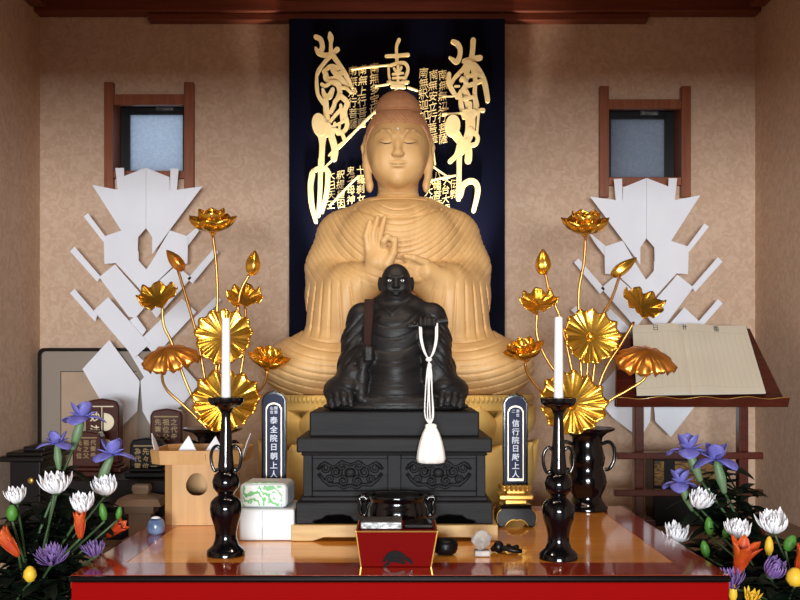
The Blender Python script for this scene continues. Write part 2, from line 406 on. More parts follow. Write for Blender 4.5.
# ceiling trim: back, sides, and the shorter hanging rail under it
struct(MB().box(XL,XR,WY-.07,WY-.0005,2.555,2.602).box(XL,XR,WY-.10,WY-.0005,2.602,ZC).build('trim_1', M['trim'], bevel=.004))
struct(MB().box(XL+.0005,XL+.06,.83,WY-.101,2.56,ZC).build('trim_2', M['trim'], bevel=.004))
struct(MB().box(XR-.06,XR-.0005,.83,WY-.101,2.56,ZC).build('trim_3', M['trim'], bevel=.004))
struct(MB().box(wx(148,3.86),wx(648,3.86),3.85,WY-.0005,2.528,2.5545).build('trim_4', M['trim'], bevel=.003))
for i,(x0,x1,z0,z1) in enumerate(wins):
    px0,px1,top,bot = ((104,193.5,82,190),(600,691,86,197))[i]
    fr = MB()
    xi0,xi1,ra,rb_,sa,sb = ((113,184,94,104.5,170.5,178),(609,681.5,99,108.5,177,185))[i]
    xi0,xi1 = wx(xi0,3.87),wx(xi1,3.87)
    fr.box(wx(px0,3.87),xi0,3.868,3.9,wz(bot,3.87),wz(top,3.87)); fr.box(xi1,wx(px1,3.87),3.868,3.9,wz(bot,3.87),wz(top,3.87))
    fr.box(xi0,xi1,3.872,3.9,wz(rb_,3.87),wz(ra,3.87)); fr.box(xi0,xi1,3.872,3.9,wz(sb,3.87),wz(sa,3.87))
    # reveal lining
    fr.box(x0,x0+.006,3.9,3.985,z0,z1); fr.box(x1-.006,x1,3.9,3.985,z0,z1); fr.box(x0,x1,3.9,3.985,z1-.006,z1); fr.box(x0,x1,3.9,3.985,z0,z0+.006)
    w = struct(fr.build('window_%d'%(i+1), M['winframe'], bevel=.002))
    s = MB(); t = .038
    for b in ((x0+.006,x0+t+.006,z0+.006,z1-.006),(x1-t-.006,x1-.006,z0+.006,z1-.006),(x0+t,x1-t,z0+.006,z0+.022),(x0+t,x1-t,z1-.05,z1-.006)):
        s.box(b[0],b[1],3.98,4.01,b[2],b[3])
    sash = s.build('sash', M['sash'], w, bevel=.002); lab(sash, 'black metal sash')
    MB().box(x0+t,x1-t,3.99,3.996,z0+.02,z1-.05).build('pane', M['glass'], w)
    cxx = (x0+x1)/2+(.03 if i else .02); MB().box(cxx-.02,cxx+.05,3.972,3.981,z1-.036,z1-.02).build('latch', M['silver'], w)
# unseen grey slab added outside to darken the right-hand pane
nb = MB().box(.4,2.4,4.75,4.9,.0,3.2).build('pane_dimmer_slab', M['pane_dimmer']); struct(nb)

# ================================================================ altar table
tb = thing('altar_table', 'wide red fronted altar table with glossy orange wood top', 'table', (0,2.45,0))
TX = .652
t = MB(); y0,y1 = 1.98,2.95
ix,iy0,iy1 = .576,2.105,2.87
for x0,x1,ya,yb in ((-TX,TX,y0,iy0),(-TX,TX,iy1,y1),(-TX,-ix,iy0,iy1),(ix,TX,iy0,iy1)): t.box(x0,x1,ya,yb,TZ-.026,TZ)
t.build('border', M['tableborder'], tb)
MB().box(-ix,ix,iy0,iy1,TZ-.024,TZ-.0008).build('top_panel', M['tablewood'], tb)
MB().box(-TX-.004,TX+.004,y0-.006,y0+.012,TZ-.014,TZ-.001).build('front_edge', M['lacquer'], tb, bevel=.005)
MB().box(-TX+.002,TX-.002,y0-.004,y0+.0,.06,TZ-.0142).build('front_panel', M['redlacq'], tb, bevel=.002)
for sx in (-1,1):
    MB().box(sx*(TX-.004)-.01,sx*(TX-.004)+.01,y0+.03,y1-.02,.1,TZ-.027).build('side_panel', M['tableborder'], tb)
    for yy in (y0+.06,y1-.06): MB().box(sx*(TX-.06)-.03,sx*(TX-.06)+.03,yy-.03,yy+.03,0,TZ-.027).build('leg', M['tableborder'], tb, bevel=.004)

# ================================================================ mandala board
bd = thing('inscribed_board', 'tall navy board with raised gilt brush calligraphy behind the pale statue', 'board', (-.011,3.86,.9))
BY = 3.80
def bp_(x,y,k): Y = BY-.012 if k else BY; return ((x-400)*BY/1000, Y, CAMZ+(365-y)*BY/1000)
MB().box(wx(289,BY),wx(505,BY),BY,BY+.035,wz(408,BY),wz(18.5,BY)).build('panel', M['navy'], bd, bevel=.003)
MB().box(wx(289,BY)+.05,wx(505,BY)-.05,BY+.036,WY-.002,wz(110),wz(80)).build('bracket', M['trim'], bd)
def blob(mb, c, r, rot=0):
    pts = [(c[0]+r[0]*math.cos(a)*math.cos(rot)-r[1]*math.sin(a)*math.sin(rot), c[1]+r[0]*math.cos(a)*math.sin(rot)+r[1]*math.sin(a)*math.cos(rot)) for a in [2*PI*i/24 for i in range(24)]]
    mb.prism(pts, lambda p,k: (bp_(p[0],p[1],k)[0], bp_(p[0],p[1],k)[1]-.0042*k, bp_(p[0],p[1],k)[2]))
L = MB()
LS = [([(316,37.5),(320.5,40),(322.5,46),(321.5,51),(317.5,52)],[4.5,5,5,5,4]),([(316,49),(319,54),(326,56),(333,54),(337.5,50)],[3,4.5,5,4.5,5]),([(330,34),(330.8,38),(331,44),(331,53)],[3,6,3.6,4]),
 ([(331.5,55),(325,63),(319,71),(317,76)],[5,4,4,3]),([(333,56),(340,66),(346,76),(352,88)],[5,4.5,5,3]),([(324,72.5),(331,67),(338,69)],[4,4,5]),([(326,75),(327,80),(336,79),(341,74)],5.5),([(333,71),(341,80),(348,87)],[5,6,3]),
 ([(317,74),(317,86),(318.5,96),(324,104)],[2.5,3.8,3.8,5]),([(322,85),(326,86.5),(332,82)],3.4),([(323,90),(325,96),(329.5,97),(333,90)],[3,5,6,4]),([(331,83),(338,85),(340,93),(338,99)],[4,6,5,5]),([(339,88),(346,89),(351,93)],3),
 ([(326,100),(326.5,112),(328,128)],[5,6,6]),([(340,97),(335.5,102),(334,107),(331,113)],4.2),([(341,97),(347,103),(345,112),(346.5,122)],[5,5,4.5,5]),([(330,123),(335.5,116),(341,110)],3.4),([(341,106),(342,121)],3.2),([(347,120),(347,127),(344,132),(338,134)],4.2),([(331,128),(338,125),(344,122)],2.6),([(335,124),(334,134)],3),([(340,124),(339,134)],2.5),
 ([(322,132),(322.5,145),(321.5,168)],[12,6,6]),([(328,126),(332,138),(335,150),(334,159)],[6,7,7,6.5]),([(326,136),(333,131),(341,133),(345,141)],4),([(329,156),(337,149),(346,141),(353,134)],[1.5,4,2.5,2]),([(352,135),(366,121),(388,100)],1.8),
 ([(312.5,174),(310.8,186),(312,205),(316,222)],[5.5,5.5,5.5,4]),([(320.8,160),(320.3,190),(318.5,216)],[5,4.6,4]),([(313,171.5),(320,168.8),(327,170.5),(328,178),(326.5,195),(322,212)],[4,5,5,5,5,4])]
def wide(w,f=.98): return [q*f for q in w] if isinstance(w,list) else w*f
for s_,w_ in LS: stroke(L, s_, wide(w_), bp_)
blob(L, (319.5,125.5), (7.2,11.5), -.15)
L.build('gilt_characters', M['letter'], bd)
R_ = MB()
RS = [([(453,42.5),(457.5,45),(460,50),(459.5,57),(456.5,62.5),(452,60),(449.5,58)],[5,5.5,5,5,5.5,4,2]),([(473,41),(472.5,50),(471.5,58)],[5.5,5.2,5.5]),([(464,62),(472,60),(480,58.5)],[5,6,5.5]),
 ([(468,62),(464,69),(456,77),(451,84)],[7,5,4,4]),([(471,63),(479,72),(484.5,84),(487.5,101)],[7,6,5.5,5]),([(449,74.5),(449,84),(454,94),(459,99)],[4,5,4.5,2.5]),
 ([(468,64),(466,78),(465.5,95),(468,110),(467,118)],[8,5,5,5,6]),([(461,81),(472,76),(481,76)],4.2),([(464,88),(472,85),(480,82)],4.4),([(473,66),(475,80),(474.5,95),(476,108),(472,119)],[7,4.5,4.5,6,6]),([(457,98),(462,91),(467,85)],4.2),([(455,87),(459,87)],2),([(462,79),(466,83)],4),
 ([(460,92),(461,106),(464,118)],[3,5,4.5]),([(464,100),(472,98)],4),([(467,92),(470,98)],2.5),([(465,113),(474,113)],6),([(470,104),(470,112)],4),
 ([(470,118),(470,130),(467,140),(461,152)],[10,10,9,8]),([(455,134),(461,143)],[10,8]),([(460,148),(456,156),(450,162)],[8,5,5]),([(459.3,146),(459,170),(458.5,199)],[6,5,5.4]),([(467,142),(468.5,152),(468,161)],[6,7,7.5]),([(470,130),(477,137),(476,144),(470,146)],4.4),
 ([(483,111),(479,112),(477.5,124),(476.5,138)],[4,3,2.6,2.6]),([(460,196),(463,186),(470,181.5),(476,184),(477.5,193),(473.5,211)],[6,6,5.5,5.5,5.5,4.5]),([(443,115),(461,114)],1.5),([(443,97),(453,97)],1.3),([(443,109),(448,109)],1.2)]
for s_,w_ in RS: stroke(R_, s_, wide(w_,.97), bp_)
blob(R_, (452.5,126.5), (7.6,11), .1)
R_.build('gilt_characters', M['letter'], bd)
C_ = MB()
for s_,w_ in [([(399,40.5),(396.5,48),(397,62)],[3.6,3,3.4]),([(386.5,57),(397,56.5),(408,55.5)],3.6),([(388.5,66),(389,76),(390.5,83)],2.4),([(391,66),(398,64),(405,64),(408,70),(405,79),(402,83)],3.2),([(394,69),(396.5,73)],2.2),([(401.5,68),(399,73)],2.2),([(393,75),(403,74)],2.3),([(393,79),(404,78.5)],2.3),([(398,67),(398,86)],2.8),([(388,83),(398,84),(408,83)],3),([(392,87),(404,87.5)],3.4),([(396,86),(396,108)],3)]:
    stroke(C_, s_, w_, bp_)
C_.build('gilt_characters', M['letter'], bd)
def column(x, y, body, size, step, off=.012):
    q = MB(); Y = BY
    for i,ch in enumerate(body):
        yy = y+i*step
        rt = random.uniform(-.16,.16); ox = random.uniform(-1,1)*.0022; sh = random.uniform(.05,.3)
        text_into(q, ch, size*BY/1000, lambda u,v,f,yy=yy: ((x-400)*BY/1000+ox+u*.9-v*rt, BY-(.006 if f else 0), CAMZ+(365-yy)*BY/1000+v+u*sh), 1, off)
    q.build('gilt_characters', M['letter'], bd)
for x,y,b,sz in ((353,71,'南無浄行菩薩',10.5),(362.5,70,'南無上行菩薩',10.5),(374.5,68,'南無多宝如来',11),(423.5,73,'南無釈迦如来',11),(433,75,'南無安立行菩薩',10.5),(443,75,'南無無辺行菩薩',10.5)):
    column(x,y,b,sz,10.6, -.008)
for x,y,b in ((331.5,176,'大日天王'),(341,175,'釈提桓因'),(351,171,'鬼子母神'),(361,170,'十羅刹女'),(429,172,'天照大神'),(437.5,176,'八幡菩薩'),(446,180,'天台大師'),(453.5,184,'伝教')):
    column(x,y,b,9.6,9.6,-.008)
for s_ in ([(352,70),(370,67.5),(388,66)],[(330,206),(345,190),(358,177)],[(428,163),(437,170),(447,177)],[(426,182),(440,179),(455,176)],[(376,87),(388,85)],[(408,88),(417,91)],[(325,168),(333,160)],[(433,148),(435,165)]):
    q = MB(); stroke(q, s_, 1.6, bp_); q.build('gilt_line', M['letter'], bd)
# ================================================================ the large pale statue
BO = Vector((-.0066,3.3,1.108))
bud = thing('seated_buddha_statue', 'large pale carved wooden seated statue with raised hand in front of the navy board', 'statue', BO)
def B(px,py,yl):
    Y = BO.y+yl; return ((px-400)*Y/1000-BO.x, yl, CAMZ+(365-py)*Y/1000-BO.z)
xs = graded([(-.47,-.125,.0032),(-.125,.125,.0022),(.125,.47,.0032)])
ys = graded([(-.36,-.07,.003),(-.07,.26,.006)])
zs = graded([(-.012,.36,.0032),(.36,.87,.0024),(.87,1.02,.005)])
F = Field(xs,ys,zs)
F.ell((0,.05,.33),(.215,.16,.33),.03)
F.ell((0,-.03,.46),(.185,.125,.17),.05)
F.ell((-.085,-.05,.48),(.10,.085,.10),.09); F.ell((.085,-.05,.48),(.10,.085,.10),.09)
F.cap((-.172,.04,.528),(.172,.04,.528),.078,k=.05)
F.cap((-.09,.04,.580),(.09,.04,.580),.056,k=.06)
for s in (-1,1):
    F.chain([(s*.194,.04,.505),(s*.216,.0,.41),(s*.213,-.04,.33)],[.076,.077,.079],.06)
    F.chain([(s*.212,-.04,.325),(s*.15,-.15,.335),(s*.07,-.2,.365)],[.082,.072,.05],.03)
    F.ell((s*.210,-.07,.235),(.086,.125,.19),.03)
    F.ell((s*.17,-.15,.25),(.08,.075,.14),.03)
    F.ell((s*.27,-.09,.085),(.165,.205,.105),.04)
    F.ell((s*.19,-.02,.12),(.19,.2,.085),.04)
F.ell((0,-.05,.075),(.40,.26,.085),.04)
F.ell((0,-.19,.07),(.2,.12,.07),.04)
# neck and head
F.cap((0,.045,.58),(0,.04,.72),.074,.064,k=.012)
F.ell((0,.02,.83),(.102,.112,.115),.02)
F.ell((0,-.010,.785),(.096,.098,.116),.03)
F.ell((0,-.032,.724),(.076,.068,.052),.02)
F.ell((0,-.068,.692),(.026,.026,.020),.02)
for s in (-1,1):
    F.ell((s*.046,-.062,.752),(.036,.036,.040),.025)      # cheeks
    F.ell((s*.037,-.085,.806),(.025,.020,.013),.008)      # eyelids
    F.chain([(s*.012,-.103,.803),(s*.016,-.103,.825),(s*.030,-.0995,.843),(s*.052,-.088,.845),(s*.072,-.066,.832)],[.004,.0045,.0045,.004,.003],.008)  # brows
    F.ell((s*.0115,-.112,.7655),(.0085,.009,.0075),.005)
    F.chain([(s*.100,.0,.845),(s*.107,.008,.81),(s*.104,.004,.75),(s*.094,-.008,.685)],[.012,.015,.013,.0125],.008)  # ear
    F.ell((s*.116,-.006,.80),(.006,.012,.022),.004,'sub'); F.ell((s*.093,-.010,.680),(.012,.015,.022),.006)
    F.ell((s*.024,-.088,.728),(.005,.005,.005),.006,'sub')
F.chain([(0,-.098,.835),(0,-.106,.80),(0,-.118,.768)],[.0075,.0085,.0115],.012)
F.ell((0,-.0985,.7405),(.028,.013,.0062),.006); F.ell((0,-.0985,.7285),(.022,.0135,.0068),.006)
F.ell((0,-.106,.719),(.016,.006,.004),.006,'sub')
for z,a in ((.655,.0035),(.632,.0035)):
    F.disp(lambda X,Y,Z,z=z: .0035*np.exp(-((Z-z+.25*X*X)/.0035)**2), (-.09,-.1,z-.03),(.09,.1,z+.02))
# garment folds
def groove(p, sharp=.10): return np.exp(-np.sin(PI*p)**2/sharp)
def folds(X,Y,Z):
    ax = np.abs(X); out = 0
    r = np.sqrt((X*1.55)**2+(Z-.80)**2) + .006*np.sin(9*X+4*Z)
    w = np.clip((Z-.33)/.05,0,1)*np.clip((.615-Z)/.03,0,1)*np.clip((.07-Y)/.04,0,1)
    w = w*(.5+.5*np.clip((.25-ax)/.06,0,1))*(.75+.25*np.sin(60*r)*np.cos(13*X))
    out = out + w*(.0062*groove(r/.0205+.3*np.sin(37*r),.09) - .0012)
    ell = np.sqrt((ax-.285)**2+(Z-.40)**2)              # bunches running into the elbow crook
    r2 = np.arctan2(Z-.345, .31-ax)
    w2 = np.clip((.36-Z)/.03,0,1)*np.clip((Z-.165)/.03,0,1)*np.clip((ax-.09)/.02,0,1)
    out = out + w2*(.0055*groove((ax+1.6*(Z-.40)*(ax-.2)+.22*(Z-.36)**1*0)/.025+.3*np.sin(23*ax),.10) - .0012)
    r3 = np.sqrt(((ax-.20)/1.25)**2+((Z-.27)*1.0)**2+((Y+.05)*.3)**2)
    w3 = np.clip((.18-Z)/.02,0,1)*np.clip((Z+.02)/.02,0,1)
    out = out + w3*(.0048*groove(r3/.024+.3*np.sin(27*r3),.09) - .001)
    return out
F.disp(folds, (-.47,-.36,-.01),(.47,.26,.63))
# collar edges
F.disp(lambda X,Y,Z: .005*np.exp(-(((Z-.556)-2.1*X*X)/.005)**2)*np.clip((-.0-Y)/.03,0,1), (-.14,-.25,.53),(.14,.05,.62))
# right hand raised (left in the picture)
hz = -.235
F.ell(B(377.5,256,hz),(.038,.018,.050),.012)
F.cap(B(371,276,hz+.03),B(376,262,hz),.030,.028,k=.015)
F.ell(B(386,261,hz-.008),(.024,.018,.034),.01)
for pts in ([(368,250),(366.3,236),(370,222)],[(373,248),(373.5,233),(377.8,217.5)],[(379,248),(380.3,234),(384.8,217.5)]):
    F.chain([B(x,y,hz-.004*(i==1)) for i,(x,y) in enumerate(pts)],[.0115,.0108,.0078],.003)
F.chain([B(384,250,hz-.002),B(383.6,241,hz-.022),B(387.5,236.5,hz-.026),B(391.5,239.5,hz-.022)],[.0112,.0105,.0095,.0078],.003)
F.chain([B(387,264,hz-.014),B(393.5,253,hz-.022),B(395.5,239,hz-.022)],[.017,.012,.0082],.006)
# left hand pointing inward (right in the picture)
F.cap(B(444,280,hz+.03),B(428,272,hz),.034,.027,k=.015)
F.ell(B(425,270,hz),(.042,.018,.026),.012)
for i,(a,b,c) in enumerate((((418,266),(409,261),(403,257.5)),((417,270),(407,267),(399,265)),((417,275),(407,273),(400,272)),((419,280),(410,279),(404,279)))):
    F.chain([B(*a,hz-.006),B(*b,hz-.016),B(*c,hz-.012)],[.0115,.0105,.008],.003)
F.chain([B(426,263,hz-.012),B(414,258,hz-.026),B(405,256,hz-.026)],[.014,.0105,.008],.005)
F.floor(.0005)
body, bfront = field_obj(F, 'body', M['buddhawood'], bud, 1)
del F
# hair: cap and topknot with small curls
xs = graded([(-.125,.125,.0022)]); ys = graded([(-.125,.155,.0026)]); zs = graded([(.74,1.02,.0022)])
F = Field(xs,ys,zs)
F.ell((0,.020,.83),(.110,.119,.123),.01)
F.ell((0,.020,.934),(.074,.076,.066),.004)
F.disp(lambda X,Y,Z: .006*np.exp(-((Z-.926)/.004)**2), (-.125,-.125,.90),(.125,.155,.95))
F.F = np.maximum(F.F, (np.interp(F.ys,[-.13,-.05,-.035,.0,.16],[.873,.871,.845,.80,.76])[None,:,None]-F.zs[None,None,:])).astype(np.float32)
def curls(X,Y,Z):
    a = np.arctan2(X,-(Y-.02)); ring = Z/.0085; return -.0022*(np.sin(PI*ring)**2)*(np.sin(a*24+PI*np.floor(ring)/2)**2)
F.disp(curls, (-.125,-.125,.74),(.125,.155,1.02))
hair,_ = field_obj(F, 'hair', M['hairwood'], bud, 0); lab(hair, 'reddish brown curled hair and topknot')
del F
def on_face(pts, r, name, m, lift=.0006, par=bud, fr=bfront):
    p = spline([(x,0,z) for x,z in pts], 6); path = [(q.x, fr(q.x,q.z,-.1)-lift, q.z) for q in p]
    n = len(path); rr = [r*(.35+.65*math.sin(PI*(i+.3)/(n-.4))) for i in range(n)]
    return MB().add([Vector(v)+Vector(world_loc(par)) for v in []],[]).tube([Vector(v)+world_loc(par) for v in path], rr, 6).build(name, m, par, smooth=True)
for s in (-1,1):
    on_face([(s*.018,.8035),(s*.028,.8005),(s*.042,.8005),(s*.058,.8050)], .0019, 'eye', M['eyeline'])
on_face([(-.024,.7355),(-.01,.7335),(.01,.7335),(.024,.7355)], .0009, 'mouth_line', M['eyeline'])
MB().ball(Vector((0,bfront(0,.848,-.1)-.001,.848))+BO, .0042, 12, 8).build('forehead_crystal', M['crystal'], bud, smooth=True)

# ---------------------------------------------------------------- its lotus seat
ls = thing('lotus_pedestal', 'broad yellowish carved petal seat under the pale statue', 'pedestal', (BO.x,3.3,ZP))
EA,EB = .44,.305
def ering(a,b,z,n=64): return [Vector((BO.x+a*math.cos(2*PI*i/n), 3.3+b*math.sin(2*PI*i/n), z)) for i in range(n)]
def estack(prof, n=72):
    mb = MB(); vs = []; 
    for d,z in prof: vs += ering(EA+d, EB+d, z, n)
    k = len(prof); fs = [(i*n+j, i*n+(j+1)%n, (i+1)*n+(j+1)%n, (i+1)*n+j) for i in range(k-1) for j in range(n)]
    fs += [tuple(range(n-1,-1,-1)), tuple(range((k-1)*n,k*n))]
    return mb.add(vs, fs)
estack([(-.02,1.05),(.0,1.06),(.0,1.1065),(-.004,1.1075)]).build('seat_top', M['seatwood'], ls, smooth=True, auto=40)
mb = MB()
for i in range(150):
    a = 2*PI*(i+.5)/150; c = Vector((BO.x+(EA)*math.cos(a), 3.3+(EB)*math.sin(a), 1.0945)); mb.ball(c,(.0075,.0075,.011),6,4)
mb.build('bead_rim', M['seatwood'], ls, smooth=True)
estack([(-.10,.645),(-.09,.70),(-.08,.75),(-.08,1.05)]).build('core', M['seatwood'], ls, smooth=True, auto=40)
estack([(-.03,ZP+.001),(-.02,.655),(-.03,.675),(-.06,.69)]).build('foot', M['seatwood'], ls, smooth=True, auto=40)
def seat_petal(ang, z0, z1, w, out0, out1, belly):
    c,s = math.cos(ang), math.sin(ang)
    nrm = Vector((c/ EA, s/EB, 0)).normalized(); tan = Vector((-nrm.y,nrm.x,0))
    base = Vector((BO.x+EA*c, 3.3+EB*s, 0))
    def fn(u,v):
        q = 2*u-1; wv = w*(math.sin(PI*(.18+.82*v)**.9)**.6 if v < .999 else .05)
        wv = w*(.62+.38*math.sin(PI*min(1,v*1.3)/1.3*1.1))*math.sqrt(max(0,1-max(0,(v-.62)/.38)**2)+.002)
        off = out0+(out1-out0)*v + belly*math.sin(PI*min(1,v*1.05)) - .035*q*q
        return base + nrm*off + tan*(q*wv) + Vector((0,0,z0+(z1-z0)*v-.012*q*q*v))
    return MB().sheet(fn, 13, 14)
def edge_of(fn_args): pass
for i in range(16):
    a = 2*PI*(i+.5)/16
    seat_petal(a, 0.935, 1.072, .094, -.06, .008, .028).build('petal', M['seatwood'], ls, smooth=True, solid=.012)
for i in range(16):
    a = 2*PI*i/16
    seat_petal(a, .70, .955, .10, -.055, .02, .02).build('petal', M['seatwood'], ls, smooth=True, solid=.012)

# ================================================================ the black seated statue on its pedestal
KO = Vector((-.0077,2.55,1.0878))
mk = thing('seated_monk_statue', 'small blackened wooden seated monk statue with white painted eyes', 'statue', KO)
def K(px,py,yl):
    Y = KO.y+yl; return ((px-400)*Y/1000-KO.x, yl, CAMZ+(365-py)*Y/1000-KO.z)
F = Field(graded([(-.2,-.07,.0028),(-.07,.07,.0019),(.07,.2,.0028)]), graded([(-.165,-.02,.0019),(-.02,.15,.004)]), graded([(-.004,.2,.0024),(.2,.392,.0017)]))
F.ell(K(397,350,.01),(.105,.08,.125),.02)
F.ell(K(397,335,-.03),(.08,.06,.075),.03)
F.ell(K(396,365,-.04),(.075,.065,.06),.03)
F.cap(K(363,315,.01),K(431,315,.01),.032,k=.025)
F.cap(K(384,306,.01),K(410,306,.01),.028,k=.03)
F.chain([K(360,319,.01),K(355,342,0),K(356,360,-.03)],[.033,.033,.036],.015)
F.chain([K(357,360,-.03),K(365,357,-.085)],[.036,.022],.015)
F.chain([K(434,319,.01),K(438,342,0),K(434,345,-.05)],[.033,.033,.032],.015)
F.chain([K(434,342,-.05),K(428,330,-.11)],[.032,.022],.015)
F.ell(K(350,372,-.01),(.034,.05,.05),.02); F.ell(K(443,372,-.01),(.034,.05,.05),.02)
F.ell(K(440,356,-.06),(.028,.045,.05),.02)
for px in (349,443):
    F.ell(K(px,386,-.03),(.048,.085,.036),.012)
    F.ell(K(px+(4 if px<400 else -4),374,-.055),(.036,.045,.034),.012)
F.ell(K(396,400,-.02),(.172,.100,.026),.012)
F.ell(K(396,406,-.022),(.184,.104,.019),.006)
for px in (339,453): F.ell(K(px,390,-.02),(.040,.08,.030),.015)
F.ell(K(396,392,-.075),(.062,.048,.042),.012)
F.ell(K(396,372,-.075),(.045,.042,.040),.015)
F.ell(K(396,384,-.03),(.11,.07,.05),.02)
for sg in (-1,1):   # hem folds at both ends
    for i,(dx,y,h) in enumerate(((66,398,.018),(60,396,.023),(53.5,395,.026),(47,396,.024))):
        F.chain([K(396+sg*dx,y-6,-.075-.007*i),K(396+sg*(dx-1),y+4,-.100-.006*i),K(396+sg*(dx-2),y+9,-.108-.005*i)],[.009,.0095,.007],.003)
F.chain([K(364,360,-.095),K(362,378,-.088),K(361,398,-.10)],[.012,.015,.013],.008)
F.chain([K(428,336,-.10),K(431,356,-.085),K(430,378,-.085)],[.014,.018,.016],.012)
F.ell(K(396,404,-.10),(.075,.026,.014),.008)
# head
F.cap(K(396,308,0),K(396,292,-.005),.036,.034,k=.02)
F.ell(K(396,281,-.005),(.0375,.044,.044),.01)
F.ell(K(396,290,-.014),(.034,.036,.028),.012)
F.ell(K(396,297,-.030),(.020,.018,.012),.012)
for s in (-1,1):
    F.ell(K(396+s*16.0,284,.004),(.006,.012,.019),.004)
    F.chain([K(396+s*2.2,277.5,-.050),K(396+s*7,275.8,-.046),K(396+s*11,277.5,-.036)],[.0036,.004,.003],.004)
    F.ell(K(396+s*7.4,288,-.040),(.009,.008,.007),.008)
    F.ell(K(396+s*6.2,280.3,-.0475),(.0065,.0055,.0038),.004,'sub')
F.chain([K(396,278,-.050),K(396,285.5,-.056)],[.004,.0065],.005)
for s in (-1,1): F.ell(K(396+s*2.2,286.6,-.053),(.004,.004,.003),.002)
F.ell(K(396,292.0,-.050),(.0125,.006,.003),.003); F.ell(K(396,294.6,-.049),(.010,.006,.003),.003)
def mfolds(X,Y,Z):
    r = np.sqrt((X*1.35+.02)**2+(Z-.33)**2); out = 0
    w = np.clip((.25-Z)/.02,0,1)*np.clip((Z-.085)/.02,0,1)*np.clip((.085-np.abs(X))/.02,0,1)*np.clip((.0-Y)/.02,0,1)
    out = out + w*(.0024*groove((r+.1*X*X)/.026+.35*np.sin(19*r),.12)-.0005)*(.5+.5*np.clip(np.sin(14*X+9*Z),-.6,1))
    ax = np.abs(X)
    w2 = np.clip((ax-.075)/.015,0,1)*np.clip((Z-.09)/.02,0,1)*np.clip((.25-Z)/.02,0,1)
    out = out + w2*(.0032*groove((Z*.8+ax*.9+.3*Y)/.026,.18)-.001)
    w3 = np.clip((.085-Z)/.015,0,1)*np.clip((-.01-Y)/.02,0,1)
    r3 = np.sqrt(((ax-.02)/2.0)**2+(Z-.115)**2)
    out = out + w3*(.0016*groove(r3/.021+.3*np.sin(29*r3),.12)-.0004)
    return out
F.disp(mfolds, (-.2,-.165,0),(.2,.15,.27))
# collar: crossed lapels
F.disp(lambda X,Y,Z: -.003*np.exp(-((Z-.238-.9*np.abs(X+.012))/.006)**2)*np.clip((-.01-Y)/.02,0,1)*np.clip((.05-np.abs(X))/.01,0,1), (-.07,-.14,.2),(.07,.02,.3))
# right hand closed round the slat (left in the picture)
for j in range(4):
    yy = 348.5+j*3.6; a = K(371.5,yy,-.090); F.chain([K(362.5,yy+.4,-.092),K(366.5,yy,-.113),K(371,yy,-.112),K(373,yy,-.094)],[.0052,.0054,.0052,.0045],.0015)
F.ell(K(364,354,-.083),(.010,.015,.02),.006)
F.chain([K(364,347.5,-.086),K(367.5,345.5,-.108)],[.006,.0045],.003)
# left hand closed round the scroll (right in the picture)
F.ell(K(427.5,328,-.118),(.020,.016,.011),.006)
for j in range(4):
    xx = 420.5+j*4.5; F.chain([K(xx,329,-.128),K(xx+.2,324.5,-.152),K(xx+.2,320,-.146),K(xx,318.5,-.132)],[.0052,.0054,.005,.0045],.0012)
F.chain([K(417,328,-.125),K(414.5,323,-.146)],[.006,.0048],.003)
F.floor(.0006)
mbody, mfront = field_obj(F, 'body', M['blackwood'], mk, 1)
del F
for s in (-1,1):
    c = K(396+s*6.2,280.4,-.0435); y = mfront(c[0],c[2],-.04)
    e = MB().ball(Vector((c[0],y-.0001,c[2]))+KO,(.0052,.0016,.0030),12,8).build('eye', M['crystal'], mk, smooth=True); lab(e,'white painted eye')
    MB().ball(Vector((c[0],y-.0016,c[2]))+KO,(.0020,.0006,.0021),10,6).build('pupil', M['ink'], e, smooth=True)
# slat held upright
a,b = Vector(K(366.7,357,-.100))+KO, Vector(K(369.5,299,-.082))+KO
sl = MB(); d = (b-a).normalized()
R = Matrix(((1,0,d.x),(0,1,d.y),(0,0,d.z)))
n = 8
vs=[]
for i in range(n+1):
    t = i/n; c = a.lerp(b,t); w = .0085+.004*t
    for sx,sy in ((-1,-1),(1,-1),(1,1),(-1,1)): vs.append(c+Vector((sx*w,sy*.003,0)))
fs=[(0,1,2,3),(n*4,n*4+3,n*4+2,n*4+1)]+[(i*4+k,i*4+(k+1)%4,i*4+4+(k+1)%4,i*4+4+k) for i in range(n) for k in range(4)]
o = sl.add(vs,fs).build('ritual_slat', M['slatwood'], None, bevel=.002, origin=a); tag(o,'flat brownish upright slat held in the black statue\'s fist','slat')
a,b = Vector(K(408.5,326.5,-.139))+KO, Vector(K(448,320.5,-.139))+KO
o = MB().tube([a,a.lerp(b,.5),b],[.0058,.0072,.0072],14).build('rolled_scroll', M['blackwood'], None, smooth=True, auto=50, origin=a); tag(o,'short black rolled scroll held level in the black statue\'s other hand','scroll')
